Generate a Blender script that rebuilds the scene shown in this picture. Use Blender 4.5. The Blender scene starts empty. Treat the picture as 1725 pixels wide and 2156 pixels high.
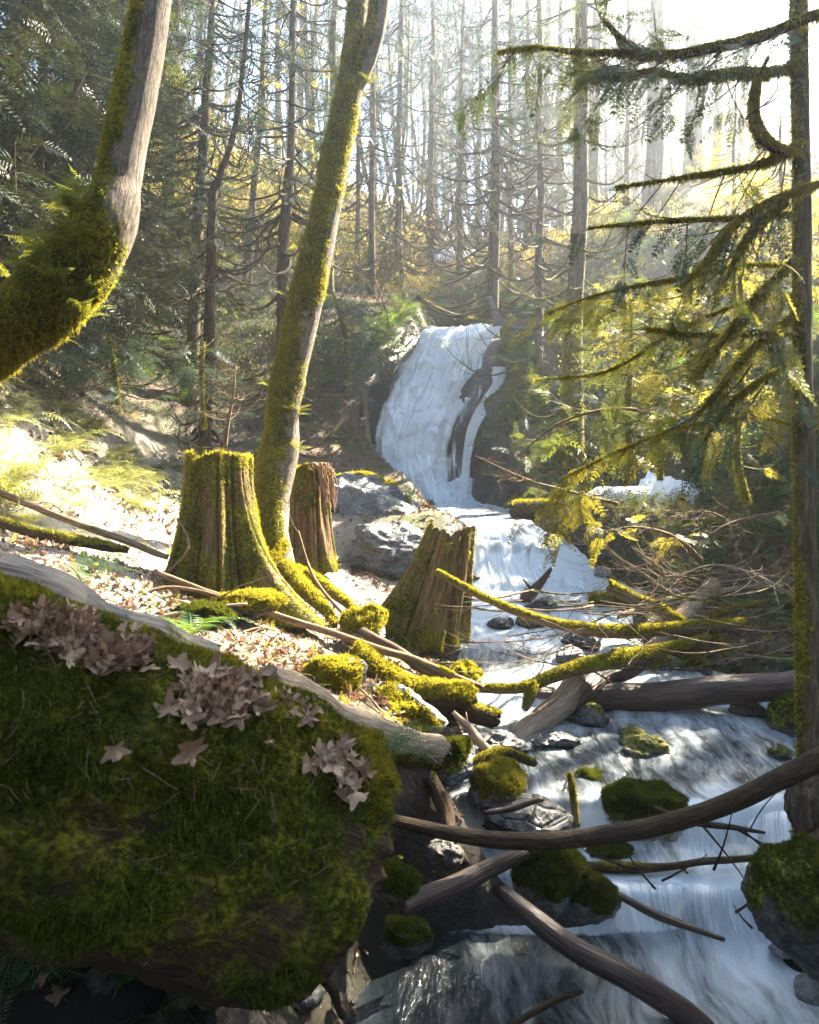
import bpy, bmesh, math, random
import numpy as np
from mathutils import Vector

# ------------------------------------------------------------------ camera, sky, sun, exposure
S = bpy.context.scene
COL = S.collection
FPX, CX, HOR, CAMZ = 1679.0, 862.5, 1000.0, 2.7      # the photo seen as 1725 x 2156 pixels; a 28 mm lens
cam_d = bpy.data.cameras.new('camera'); cam = bpy.data.objects.new('camera', cam_d); COL.objects.link(cam)
cam.location = (0, 0, CAMZ); cam.rotation_euler = (math.pi/2, 0, 0)
cam_d.sensor_fit = 'VERTICAL'; cam_d.sensor_height = 36; cam_d.sensor_width = 28.8
cam_d.lens = 36*FPX/2156; cam_d.shift_y = -(1078-HOR)/2156
cam_d.clip_start = .05; cam_d.clip_end = 1000
cam_d.dof.use_dof = True; cam_d.dof.focus_distance = 8.0; cam_d.dof.aperture_fstop = 5.0
S.camera = cam
SUN_AZ, SUN_EL = math.radians(46), math.radians(40)   # sun ahead and to the right
w = bpy.data.worlds.new('World'); S.world = w; w.use_nodes = True
nt = w.node_tree
sky = nt.nodes.new('ShaderNodeTexSky'); sky.sky_type = 'NISHITA'; sky.sun_disc = False
sky.sun_elevation = SUN_EL; sky.sun_rotation = SUN_AZ; sky.air_density = 1.0; sky.dust_density = 0.4
nt.nodes['Background'].inputs['Strength'].default_value = 0.058
nt.links.new(sky.outputs[0], nt.nodes['Background'].inputs[0])
sl = bpy.data.lights.new('sun', 'SUN'); sl.energy = 5.0; sl.angle = math.radians(.53); sl.color = (1, .89, .68)
so = bpy.data.objects.new('sun', sl); COL.objects.link(so)
sv = Vector((math.sin(SUN_AZ)*math.cos(SUN_EL), math.cos(SUN_AZ)*math.cos(SUN_EL), math.sin(SUN_EL)))
so.rotation_euler = sv.to_track_quat('Z', 'Y').to_euler()
S.view_settings.view_transform = 'Standard'; S.view_settings.look = 'None'
S.view_settings.gamma = 1; S.view_settings.exposure = 3.75
S.cycles.use_denoising = True
S.cycles.max_bounces = 8; S.cycles.transparent_max_bounces = 12; S.cycles.volume_bounces = 1
S.cycles.caustics_reflective = False; S.cycles.caustics_refractive = False
S.cycles.sample_clamp_indirect = 6.0

# ------------------------------------------------------------------ numbers
def P(px, py, d): return np.array([(px-CX)/FPX*d, d, CAMZ-(py-HOR)/FPX*d])
def rng(s): return np.random.default_rng(s)
def smooth(t): t = np.clip(t, 0, 1); return t*t*(3-2*t)
def _hash(i, j, k, s):
    h = (i.astype(np.uint32)*np.uint32(374761393)) ^ (j.astype(np.uint32)*np.uint32(668265263)) ^ (k.astype(np.uint32)*np.uint32(2246822519)) ^ np.uint32((s*3266489917+17) & 0xffffffff)
    h = (h ^ (h >> np.uint32(13)))*np.uint32(1274126177); h = (h ^ (h >> np.uint32(16)))*np.uint32(2654435761)
    return ((h ^ (h >> np.uint32(15))) & np.uint32(0xffffff)).astype(np.float64)/float(0xffffff)*2-1
def vnoise(p, s=0):
    p = np.asarray(p, float); f = np.floor(p); i = f.astype(np.int64); t = p-f; t = t*t*(3-2*t)
    o = 0
    for a in (0, 1):
        for b in (0, 1):
            for c in (0, 1):
                wt = (t[..., 0] if a else 1-t[..., 0])*(t[..., 1] if b else 1-t[..., 1])*(t[..., 2] if c else 1-t[..., 2])
                o = o+wt*_hash(i[..., 0]+a, i[..., 1]+b, i[..., 2]+c, s)
    return o
def fbm(p, octv=4, s=0, gain=.5):
    p = np.asarray(p, float); o = 0; a = 1; n = 0
    for k in range(octv):
        o = o+a*vnoise(p*(2.03**k)+k*7.3, s+k*31); n += a; a *= gain
    return o/n
def catmull(pts, n):
    pts = np.asarray(pts, float); m = len(pts)
    q = np.vstack([2*pts[0]-pts[1], pts, 2*pts[-1]-pts[-2]])
    u = np.linspace(0, m-1, n); i = np.minimum(u.astype(int), m-2); t = (u-i)[:, None]
    a, b, c, d = q[i], q[i+1], q[i+2], q[i+3]
    return .5*(2*b+(c-a)*t+(2*a-5*b+4*c-d)*t**2+(3*b-a-3*c+d)*t**3)
def unit(v): return v/np.maximum(np.linalg.norm(v, axis=-1, keepdims=True), 1e-9)

# ------------------------------------------------------------------ mesh building
class Geo:
    def __init__(s): s.v = []; s.q = []; s.t = []; s.a = {}; s.n = 0
    def add(s, V, Q=None, T=None, **at):
        V = np.asarray(V, float).reshape(-1, 3); s.v.append(V)
        if Q is not None and len(Q): s.q.append(np.asarray(Q)+s.n)
        if T is not None and len(T): s.t.append(np.asarray(T)+s.n)
        for k, x in at.items(): s.a.setdefault(k, []).append(np.asarray(x, float))
        s.n += len(V); return s
    def addg(s, g):
        V, Q, T, A = g.arr(); return s.add(V, Q, T, **A)
    def arr(s):
        V = np.vstack(s.v); Q = np.vstack(s.q) if s.q else np.zeros((0, 4), int); T = np.vstack(s.t) if s.t else np.zeros((0, 3), int)
        A = {k: np.concatenate(x) for k, x in s.a.items()}
        return V, Q, T, A
def mesh(name, geo, mat, origin=(0, 0, 0), flat=False):
    V, Q, T, A = geo.arr() if isinstance(geo, Geo) else geo
    V = V-np.asarray(origin)
    me = bpy.data.meshes.new(name); me.vertices.add(len(V)); me.vertices.foreach_set('co', V.astype(np.float32).ravel())
    li = np.concatenate([Q.ravel(), T.ravel()]).astype(np.int32); me.loops.add(len(li)); me.loops.foreach_set('vertex_index', li)
    st = np.concatenate([np.arange(len(Q))*4, len(Q)*4+np.arange(len(T))*3]).astype(np.int32)
    me.polygons.add(len(st)); me.polygons.foreach_set('loop_start', st)
    me.update(calc_edges=True)
    if not flat: me.polygons.foreach_set('use_smooth', np.ones(len(st), bool))
    for k, x in A.items():
        if len(x) != len(V): continue
        if x.ndim == 2: at = me.attributes.new(k, 'FLOAT_VECTOR', 'POINT'); at.data.foreach_set('vector', x.astype(np.float32).ravel())
        else: at = me.attributes.new(k, 'FLOAT', 'POINT'); at.data.foreach_set('value', x.astype(np.float32))
    for m in (mat if isinstance(mat, (list, tuple)) else [mat]): me.materials.append(m)
    return me
def tag(o, label=None, cat=None, group=None, kind=None):
    for k, v in (('label', label), ('category', cat), ('group', group), ('kind', kind)):
        if v: o[k] = v
    return o
def thing(name, label, cat, loc, group=None):
    o = bpy.data.objects.new(name, None); COL.objects.link(o); o.location = [float(x) for x in loc]; o.empty_display_size = .2
    return tag(o, label, cat, group)
def part(root, name, geo, mat, label=None, **k):
    # root may be a thing or a part; coordinates are world
    off = np.zeros(3); r = root
    while r is not None: off = off+np.array(r.location); r = r.parent
    o = bpy.data.objects.new(name, mesh(name, geo, mat, off, **k)); COL.objects.link(o); o.parent = root
    return tag(o, label)
def solo(name, geo, mat, label=None, cat=None, group=None, kind=None, origin=None, **k):
    if origin is None:
        V = geo.arr()[0]; c = V.mean(0); origin = (c[0], c[1], V[:, 2].min())
    o = bpy.data.objects.new(name, mesh(name, geo, mat, origin, **k)); COL.objects.link(o); o.location = [float(x) for x in origin]
    return tag(o, label, cat, group, kind)
def copy_tree(o, parent=None):
    c = o.copy(); COL.objects.link(c); c.parent = parent
    for ch in list(o.children): copy_tree(ch, c)
    return c

def frames(C):
    T = np.gradient(C, axis=0); T = unit(T)
    ref = np.array([0, 1., 0]) if abs(T[0][1]) < .8 else np.array([1., 0, 0])
    N = np.zeros_like(C); n = unit(ref-T[0]*np.dot(ref, T[0]))
    for i in range(len(C)):
        n = n-T[i]*np.dot(n, T[i]); n = n/max(np.linalg.norm(n), 1e-9); N[i] = n
    return T, N, np.cross(T, N)
def tube(C, R, sides=10, bump=0, bfreq=6, seed=0, cap=True, moss=None, flute=0, bstretch=.25):
    """a tapered limb along C; 'tc' = unrolled coordinate (round, round, along); moss(point, normal) -> 0..1"""
    C = np.asarray(C, float); R = np.asarray(R, float)
    if R.ndim == 0: R = np.full(len(C), float(R))
    if len(R) != len(C): R = np.interp(np.linspace(0, 1, len(C)), np.linspace(0, 1, len(R)), R)
    T, N, B = frames(C); th = np.linspace(0, 2*np.pi, sides, endpoint=False)
    L = np.concatenate([[0], np.cumsum(np.linalg.norm(np.diff(C, axis=0), axis=1))])
    dirs = N[:, None]*np.cos(th)[None, :, None]+B[:, None]*np.sin(th)[None, :, None]
    r0 = max(R.mean(), 1e-4)
    tc = np.stack(np.broadcast_arrays(np.cos(th)[None]*r0, np.sin(th)[None]*r0, L[:, None]), -1)
    rr = np.broadcast_to(R[:, None], (len(C), sides)).copy()
    if bump: rr = rr*(1+bump*fbm(tc*np.array([bfreq, bfreq, bfreq*bstretch])/max(r0*4, .05)*.3+seed*3.1, 3, seed))
    V = C[:, None]+dirs*rr[..., None]; n = len(C)
    i = np.arange(n-1)[:, None]*sides; j = np.arange(sides)[None]
    Q = np.stack([i+j, i+(j+1) % sides, i+sides+(j+1) % sides, i+sides+j], -1).reshape(-1, 4)
    V = V.reshape(-1, 3); D = dirs.reshape(-1, 3); tcf = tc.reshape(-1, 3)
    Tt = []
    if cap:
        V = np.vstack([V, C[0], C[-1]]); D = np.vstack([D, -T[0], T[-1]]); tcf = np.vstack([tcf, [0, 0, 0], [0, 0, L[-1]]])
        a = n*sides; jj = np.arange(sides)
        Tt = np.vstack([np.stack([np.full(sides, a), (jj+1) % sides, jj], -1), np.stack([np.full(sides, a+1), (n-1)*sides+jj, (n-1)*sides+(jj+1) % sides], -1)])
    if cap and bump >= .1:                                  # broken, uneven ends
        for a0, k0, dr in ((0, 0, -T[0]), ((n-1)*sides, n-1, T[-1])):
            q = fbm(np.stack([np.cos(th)*1.7, np.sin(th)*1.7, 0*th+seed*.7+k0], -1), 3, seed+11)
            V[a0:a0+sides] += dr*(R[k0]*(.9*q+.25*np.abs(vnoise(np.stack([th*4, 0*th+seed, 0*th], -1), seed))))[:, None]
            V[n*sides+(1 if k0 else 0)] -= dr*R[k0]*.35
    m = moss(V, D) if callable(moss) else np.full(len(V), float(moss or 0))
    return Geo().add(V, Q, Tt, tc=tcf, moss=m)
def fill(g, **at):
    return g
def tri_all(geo):
    V, Q, T, A = geo.arr()
    return V, np.vstack([Q[:, [0, 1, 2]], Q[:, [0, 2, 3]], T]) if len(Q) else T, A
def vnormals(V, T):
    fn = np.cross(V[T[:, 1]]-V[T[:, 0]], V[T[:, 2]]-V[T[:, 0]]); N = np.zeros_like(V)
    for k in range(3): np.add.at(N, T[:, k], fn)
    return unit(N)
def tufts(geo, count, length, seed, width=.0035, thr=.5, up=.25, per=3, droop=0, amt='moss', lay=.8):
    """small blades of moss growing where the mask is set"""
    r = rng(seed); V, T, A = tri_all(geo); m = A[amt]; N = vnormals(V, T)
    ar = np.linalg.norm(np.cross(V[T[:, 1]]-V[T[:, 0]], V[T[:, 2]]-V[T[:, 0]]), axis=1)*np.clip(m[T].mean(1)-thr, 0, .4)
    if ar.sum() <= 0: return None
    f = r.choice(len(T), count, p=ar/ar.sum()); b = r.dirichlet((1, 1, 1), count)
    p = (V[T[f]]*b[..., None]).sum(1); n = unit((N[T[f]]*b[..., None]).sum(1))
    p = np.repeat(p, per, 0); n = np.repeat(n, per, 0); k = len(p)
    p = p+r.normal(0, width*1.2, (k, 3))
    d = unit(n+r.normal(0, lay*.6, (k, 3))+np.array([0, 0, up-droop]))
    ln = length*r.uniform(.45, 1.25, k)*np.repeat(.7+.6*np.abs(vnoise(p[::per]*9, seed)), per)
    s = unit(np.cross(d, r.normal(0, 1, (k, 3))))*width*r.uniform(.6, 1.3, k)[:, None]
    base = p-n*width
    tip = base+d*ln[:, None]+np.array([0, 0, -1])*(ln*droop)[:, None]
    VV = np.stack([base-s, base+s, tip+s*.25], 1).reshape(-1, 3)
    return Geo().add(VV, None, np.arange(3*k).reshape(-1, 3))
def inst(V, Q, T, mats, locs, A=None):
    """merge transformed copies of one small shape into one mesh (leaf sprays of one crown)"""
    n = len(locs); W = np.einsum('nij,vj->nvi', mats, V)+locs[:, None]
    o = (np.arange(n)*len(V))[:, None, None]
    return Geo().add(W.reshape(-1, 3), (np.asarray(Q)[None]+o).reshape(-1, 4) if Q is not None and len(Q) else None, (np.asarray(T)[None]+o).reshape(-1, 3) if T is not None and len(T) else None)
def basis(x, up, roll=None):
    x = unit(x); y = unit(np.cross(up, x)); z = np.cross(x, y)
    return np.stack([x, y, z], -1)

# ------------------------------------------------------------------ materials
class NT:
    def __init__(s, name):
        s.m = bpy.data.materials.new(name); s.m.use_nodes = True; s.t = s.m.node_tree; s.t.nodes.clear()
        s.out = s.t.nodes.new('ShaderNodeOutputMaterial')
    def __call__(s, typ, inp={}, **pr):
        n = s.t.nodes.new('ShaderNode'+typ)
        for k, v in pr.items(): setattr(n, k, v)
        for k, v in inp.items():
            if isinstance(v, bpy.types.NodeSocket): s.t.links.new(v, n.inputs[k])
            else:
                if isinstance(v, tuple) and len(v) == 3 and n.inputs[k].type == 'RGBA': v = (*v, 1)
                n.inputs[k].default_value = v
        return n
    def attr(s, n): return s('Attribute', attribute_name=n)
    def mapv(s, vec, sc): return s('Mapping', {'Vector': vec, 'Scale': sc}).outputs[0]
    def noise(s, vec, scale, det=4, rough=.55, dist=0): return s('TexNoise', {'Vector': vec, 'Scale': scale, 'Detail': det, 'Roughness': rough, 'Distortion': dist}).outputs[0]
    def ramp(s, fac, stops, interp='LINEAR'):
        n = s('ValToRGB', {'Fac': fac}); e = n.color_ramp.elements; n.color_ramp.interpolation = interp
        while len(e) < len(stops): e.new(.5)
        for x, (p, c) in zip(e, stops):
            x.position = p; x.color = (*c, 1) if isinstance(c, tuple) else (c, c, c, 1)
        return n.outputs[0]
    def mix(s, f, a, b, bt='MIX'):
        n = s('Mix', data_type='RGBA', blend_type=bt)
        for k, v in ((0, f), (6, a), (7, b)):
            if isinstance(v, bpy.types.NodeSocket): s.t.links.new(v, n.inputs[k])
            else: n.inputs[k].default_value = v if not isinstance(v, tuple) else (*v, 1)
        return n.outputs[2]
    def math(s, op, a, b=0., clamp=False):
        n = s('Math', operation=op, use_clamp=clamp)
        for k, v in ((0, a), (1, b)):
            if isinstance(v, bpy.types.NodeSocket): s.t.links.new(v, n.inputs[k])
            else: n.inputs[k].default_value = v
        return n.outputs[0]
    def maprange(s, v, a, b, c=0., d=1., smoothstep=True):
        n = s('MapRange', {'Value': v, 1: a, 2: b, 3: c, 4: d}, interpolation_type='SMOOTHSTEP' if smoothstep else 'LINEAR'); return n.outputs[0]
    def bump(s, h, strength=.5, dist=.02): return s('Bump', {'Height': h, 'Strength': strength, 'Distance': dist}).outputs[0]
    def bsdf(s, col, rough=.8, nrm=None, spec=.3, **k):
        d = {'Base Color': col, 'Roughness': rough, 'Specular IOR Level': spec}
        if nrm is not None: d['Normal'] = nrm
        d.update(k); return s('BsdfPrincipled', d).outputs[0]
    def end(s, sh, disp=None):
        s.t.links.new(sh, s.out.inputs['Surface']); return s.m

MOSS_D, MOSS_L = (.06, .065, .007), (.25, .225, .02)
def moss_colour(n, vec):
    a = n.noise(vec, 3.5, 3); b = n.noise(vec, 40, 3)
    c = n.mix(n.maprange(a, .35, .65), MOSS_D, MOSS_L)
    return n.mix(n.maprange(b, .4, .62), n.mix(.75, c, (.02, .022, .004)), c)
def bark_mat(name, c0, c1, stretch=.15, scale=14, mosst=(.35, .6), rough=.9, bstr=.7, spec=.2, wood=False):
    n = NT(name); tc = n.attr('tc').outputs['Vector']; ob = n('TexCoord').outputs['Object']
    v = n.mapv(tc, (1, 1, stretch))
    f = n.noise(v, scale, 6, .65, .4); g = n.noise(v, scale*3.2, 4, .6); p = n.noise(ob, 2.2, 3)
    col = n.ramp(f, [(.3, c0), (.68, c1)])
    col = n.mix(n.maprange(g, .42, .6), n.mix(.6, col, tuple(x*.3 for x in c0)), col)
    col = n.mix(n.maprange(p, .4, .7), col, n.mix(.5, col, tuple(x*.55 for x in c1)))
    nm = n.attr('moss').outputs['Fac']; e = n.noise(ob, 9, 5, .6)
    mk = n.maprange(n.math('ADD', nm, n.math('MULTIPLY', n.math('SUBTRACT', e, .5), 1.1)), *mosst)
    col = n.mix(mk, col, moss_colour(n, ob))
    h = n.math('ADD', n.math('MULTIPLY', f, 1.), n.math('MULTIPLY', n.noise(ob, 55, 4), n.math('MULTIPLY', mk, .8)))
    return n.end(n.bsdf(col, n.maprange(mk, 0, 1, rough, .95), n.bump(h, bstr, .03), spec))
M = {}
M['bark'] = bark_mat('conifer_bark', (.05, .035, .025), (.20, .145, .10))
M['bark_pale'] = bark_mat('maple_bark', (.10, .075, .06), (.34, .28, .23), stretch=.22, scale=46, bstr=1)
M['bark_dark'] = bark_mat('wet_branch_bark', (.02, .013, .008), (.10, .058, .03), scale=34, rough=.7, spec=.2, bstr=1)
M['log_dark'] = bark_mat('wet_log_wood', (.03, .018, .013), (.13, .07, .05), stretch=.08, scale=32, rough=.42, spec=.4)
M['rot'] = bark_mat('rotten_cedar_wood', (.018, .012, .008), (.115, .068, .038), stretch=.09, scale=46, bstr=1)
M['stump'] = bark_mat('stump_wood', (.045, .027, .014), (.30, .19, .085), stretch=.06, scale=42, mosst=(.38, .62), bstr=1)
M['grey_wood'] = bark_mat('weathered_grey_wood', (.10, .09, .085), (.26, .24, .23), stretch=.05, scale=40, bstr=.6)
M['pale_wood'] = bark_mat('bare_pale_wood', (.20, .13, .08), (.52, .40, .29), stretch=.08, scale=40, bstr=.5)
M['stick'] = bark_mat('stick_wood', (.10, .06, .035), (.34, .23, .14), stretch=.1, scale=30, bstr=.4)

def leafy(name, a, b, trans, tf=.45, rough=.55, spec=.3, tips=False):
    n = NT(name); rnd = n('NewGeometry').outputs['Random Per Island']; ob = n('TexCoord').outputs['Object']
    c = n.mix(n.maprange(rnd, 0, 1) if not tips else n.math('POWER', rnd, 2.6), a, b); c = n.mix(n.maprange(n.noise(ob, 1.3, 2), .35, .65), n.mix(.45, c, a), c)
    d = n.bsdf(c, rough, None, spec)
    t = n('BsdfTranslucent', {'Color': n.mix(.5, n.mix(.6, c, trans), trans)}).outputs[0]
    return n.end(n('MixShader', {0: tf, 1: d, 2: t}).outputs[0])
M['moss'] = leafy('moss_blade', (.09, .09, .01), (.36, .305, .036), (.48, .40, .03), .42, .8, .1)
M['moss_dark'] = leafy('moss_blade_deep', (.02, .03, .004), (.095, .115, .014), (.17, .18, .015), .3, .8, .1)
M['moss_log'] = leafy('log_moss_blade', (.016, .022, .004), (.21, .235, .025), (.26, .26, .02), .3, .8, .1, tips=True)
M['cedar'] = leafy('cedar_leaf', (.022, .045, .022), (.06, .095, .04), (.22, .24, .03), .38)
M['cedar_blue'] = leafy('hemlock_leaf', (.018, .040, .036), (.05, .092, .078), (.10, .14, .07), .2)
M['cedar_shaded'] = leafy('shade_tint_cedar_leaf', (.012, .022, .010), (.03, .046, .018), (.06, .07, .015), .15)  # cedar leaf darkened and less translucent, to stand for deep shade
M['cedar_backlit'] = leafy('backlit_tint_leaf', (.05, .06, .012), (.14, .14, .03), (.45, .38, .04), .5)  # leaf colour yellowed to look backlit
M['leaf_backlit'] = leafy('backlit_tint_understorey_leaf', (.16, .13, .03), (.32, .26, .06), (.65, .5, .10), .5)  # yellow leaf colour stands for sun shining through the far foliage
M['fern'] = leafy('fern_leaf', (.025, .065, .022), (.06, .13, .035), (.20, .30, .03), .35, .4, .4)
M['fern_gold'] = leafy('licorice_fern_leaf', (.04, .075, .02), (.11, .14, .03), (.33, .32, .03), .42, .45, .3)
M['fern_sunlit'] = leafy('sunlit_tint_fern_leaf', (.10, .14, .05), (.34, .33, .14), (.5, .48, .12), .4, .4, .4)  # fern colour paled to stand for the glare on the sunny bank
M['dry_leaf'] = leafy('dry_maple_leaf', (.15, .08, .05), (.48, .33, .24), (.30, .16, .08), .15, .6, .3)
M['litter'] = leafy('old_leaf_litter', (.075, .042, .028), (.27, .165, .11), (.25, .13, .06), .12, .7, .25)
M['needle_dry'] = leafy('dried_frond', (.20, .12, .07), (.38, .25, .16), (.35, .2, .1), .3, .8, .1)

def ground_mat():
    n = NT('forest_soil'); ob = n('TexCoord').outputs['Object']
    f = n.noise(ob, 7, 8, .7); g = n.noise(ob, 38, 5, .7); h = n.noise(ob, .9, 4)
    vo = n('TexVoronoi', {'Vector': ob, 'Scale': 26.}); 
    soil = n.ramp(f, [(.3, (.035, .023, .017)), (.7, (.13, .088, .062))])
    lf = n.mix(n('SeparateColor', {0: vo.outputs['Color']}).outputs[0], (.09, .05, .033), (.25, .16, .115))
    soil = n.mix(n.maprange(g, .45, .62, 0, .75), soil, lf)
    soil = n.mix(n.maprange(n.math('ADD', h, n.math('MULTIPLY', g, .35)), .62, .78), soil, (.05, .058, .012))
    dry = n.attr('dry').outputs['Fac']; 
    soil = n.mix(dry, soil, n.ramp(g, [(.3, (.34, .28, .23)), (.65, (.56, .50, .44))]))  # pale dry trail soil, lightened further to stand for sun glare
    wet = n.attr('wet').outputs['Fac']; 
    soil = n.mix(wet, soil, n.mix(.85, soil, (.012, .01, .008)))
    soil = n.mix(n.attr('dark').outputs['Fac'], soil, n.mix(g, (.006, .005, .003), (.028, .02, .013)))  # soil blackened to stand for the shade under the giant log
    grn = n.attr('green').outputs['Fac']
    soil = n.mix(n.math('MULTIPLY', grn, n.maprange(f, .4, .6)), soil, n.mix(g, (.018, .028, .006), (.06, .075, .015)))
    ht = n.math('ADD', f, n.math('MULTIPLY', g, .6))
    return n.end(n.bsdf(soil, n.maprange(wet, 0, 1, .92, .25), n.bump(ht, .9, .06), .4))
M['ground'] = ground_mat()
def rock_mat(name, c0, c1, thr=(.45, .62), rough=.7, ms=True):
    n = NT(name); ob = n('TexCoord').outputs['Object']
    f = n.noise(ob, 4.5, 8, .68, .6); g = n.noise(ob, 30, 5, .65)
    vo = n('TexVoronoi', {'Vector': n.mapv(ob, (1, 1, 2.2)), 'Scale': 5.5, 'Randomness': 1.}, feature='DISTANCE_TO_EDGE').outputs[0]
    c = n.ramp(f, [(.3, c0), (.68, c1)])
    c = n.mix(n.maprange(g, .4, .6), n.mix(.5, c, tuple(x*.4 for x in c0)), c)
    if ms:
        nm = n.attr('moss').outputs['Fac']
        mk = n.maprange(n.math('ADD', nm, n.math('MULTIPLY', n.math('SUBTRACT', f, .5), 1.2)), *thr)
        c = n.mix(mk, c, moss_colour(n, ob)); r = n.maprange(mk, 0, 1, rough, .95)
    else: r = rough
    hh = n.math('ADD', n.math('ADD', f, n.math('MULTIPLY', g, .35)), n.maprange(vo, 0, .12, -.25, 0))
    return n.end(n.bsdf(c, r, n.bump(hh, .8, .06), .45))
M['rock'] = rock_mat('grey_rock', (.12, .115, .115), (.36, .345, .34))
M['rock_slab'] = rock_mat('bluish_rock_slab', (.045, .046, .052), (.20, .20, .215), rough=.42)
M['rock_wet'] = rock_mat('wet_rock', (.025, .025, .027), (.11, .105, .105), rough=.22)
M['rock_dark'] = rock_mat('dark_rock', (.03, .026, .022), (.10, .09, .08), rough=.5)
n = NT('snow'); M['snow'] = n.end(n.bsdf((.86, .88, .92), .7, n.bump(n.noise(n('TexCoord').outputs['Object'], 18, 5), .6, .05), .3))

def stream_mat():
    n = NT('stream_water'); uv = n.attr('tc').outputs['Vector']; fm = n.attr('foam').outputs['Fac']; ob = n('TexCoord').outputs['Object']
    warp = n('VectorMath', {0: uv, 1: n('VectorMath', {0: n('VectorMath', {0: n('TexNoise', {'Vector': ob, 'Scale': 1.7, 'Detail': 2.}).outputs[1], 1: (.5, .5, .5)}, operation='SUBTRACT').outputs[0], 1: (.35, .35, .0)}, operation='MULTIPLY').outputs[0]}, operation='ADD').outputs[0]
    a = n.noise(n.mapv(warp, (1, .2, 1)), 8, 8, .66, .15); b = n.noise(n.mapv(warp, (1, .15, 1)), 30, 5, .6, .3)
    c = n.noise(n.mapv(uv, (1, .45, 1)), 2.6, 5, .6, .3)
    s = n.math('ADD', n.math('MULTIPLY', a, .62), n.math('ADD', n.math('MULTIPLY', b, .22), n.math('MULTIPLY', c, .32)))
    f = n.maprange(n.math('ADD', s, n.math('SUBTRACT', n.math('MULTIPLY', fm, .62), .38)), .36, .78)
    rip = n.math('ADD', n.noise(n.mapv(warp, (1, .45, 1)), 11, 6, .6, .6), n.math('MULTIPLY', n.noise(n.mapv(warp, (1, .5, 1)), 42, 3), .35))
    nr = n.bump(rip, .55, .05)
    clear = n.bsdf(n.mix(c, (.006, .011, .016), (.022, .028, .032)), .09, nr, .6, **{'IOR': 1.33})  # blue put into the water colour to stand for reflected sky
    gl = n('BsdfTransparent', {'Color': (.55, .45, .33)}).outputs[0]
    clear = n('MixShader', {0: .14, 1: clear, 2: gl}).outputs[0]
    foam = n.bsdf((.80, .88, .95), .55, n.bump(n.math('ADD', a, n.math('MULTIPLY', b, .5)), .25, .03), .3)
    fo = n('MixShader', {0: .4, 1: foam, 2: n('BsdfTranslucent', {'Color': (.8, .87, .93)}).outputs[0]}).outputs[0]
    return n.end(n('MixShader', {0: f, 1: clear, 2: fo}).outputs[0])
M['water'] = stream_mat()
def fall_mat(name='falling_water', dens=0.):
    n = NT(name); uv = n.attr('tc').outputs['Vector']; fm = n.attr('foam').outputs['Fac']
    a = n.noise(n.mapv(uv, (1, .07, 1)), 13, 6, .65, .25); b = n.noise(n.mapv(uv, (1, .035, 1)), 52, 4, .6); c = n.noise(n.mapv(uv, (1, .35, 1)), 2.6, 4, .6, .6)
    s = n.math('ADD', n.math('MULTIPLY', a, .5), n.math('ADD', n.math('MULTIPLY', b, .3), n.math('MULTIPLY', c, .35)))
    al = n.maprange(n.math('ADD', s, n.math('SUBTRACT', n.math('MULTIPLY', fm, .75), .45+dens)), .34, .62)
    col = n.ramp(s, [(.38, (.82, .89, .95)), (.52, (.97, .98, .99))])
    d = n.bsdf(col, .5, n.bump(s, .35, .05), .35)
    t = n('BsdfTranslucent', {'Color': (.82, .88, .94)}).outputs[0]
    sh = n('MixShader', {0: .5, 1: d, 2: t}).outputs[0]
    return n.end(n('MixShader', {0: al, 1: n('BsdfTransparent').outputs[0], 2: sh}).outputs[0])
M['fall'] = fall_mat(); M['fall_thin'] = fall_mat('thin_falling_water', .12)

# ------------------------------------------------------------------ the ground: one sheet through measured points
GP = [(100,2100,4.0),(400,2130,3.8),(700,2090,3.8),(200,1330,3.9),(600,1420,5.4),(600,1500,4.4),(850,1570,5.0),(450,1285,7.5),(300,1205,7),(100,1185,6.2),(-100,1160,6),
 (0,1130,7.2),(200,1000,10),(60,930,9),(330,1000,12.5),(250,915,12.5),(100,800,11.5),(-60,760,10),(400,920,14),(500,700,17.5),(300,650,17),(180,480,20),(600,600,22),(760,620,22),
 (650,1195,9.2),(740,1235,9),(800,1300,8.1),(850,1210,10.3),(770,1120,12),(700,1000,14.5),(700,900,16.5),(690,780,17.5),(850,665,19.5),
 (900,640,22),(1000,600,26),(900,560,31),(850,530,37),(1020,520,37),(1300,435,25),(1500,385,24.5),(1700,340,22),(1150,560,24.5),(1080,650,21),
 (1200,985,14),(1110,880,16.8),(1180,760,18),(1300,800,16.5),(1320,1030,13.3),(1500,1060,12),(1600,900,11.5),(1720,700,11),(1500,690,16.5),(1660,1150,9.2),(1600,1290,8.6),(1720,1400,7.6),(1730,1540,6.5),(1760,1800,4.7),(1770,2000,3.8),
 (1180,1190,11.3),(1330,1150,11.3),(1450,1230,10)]
GX = [(0,0,1.15),(-3,1.2,1.15),(-2.3,2.6,1.4),(-1.7,2.62,1.25),(-1.1,2.7,1.1),(-.55,2.85,.9),(-1.9,1.9,.6),(-1.2,2.0,.42),(-.5,2.2,.3),(-1.6,1.0,.6),(-.7,1.0,.35),(-3.4,2.6,1.5),(1.5,1.2,.45),(2.8,2.6,.3),(4,1,1.2),(5,4,2.1),(7,6,3.6),(9,10,5.6),(12,15,9),(-6,3,2.8),(-8,8,4.6),(-10,0,3.5),(-11,14,7.5),(-15,22,13),(-20,12,9),(-20,-5,5),(20,-5,6),(0,-20,1),(18,24,14),
 (0,62,23),(-30,60,27),(-14,40,19.5),(-6,50,21.5),(8,48,15),(12,32,12.2),(20,40,12.5),(30,30,14),(14,60,16),(35,60,20),(-40,30,24),(40,10,14),(-40,0,14),(0,110,36),(-80,80,48),(60,90,24),(90,30,24),(-80,0,26),(80,-20,18),(-60,-50,10),(0,-70,4),(60,-60,12)]
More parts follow.
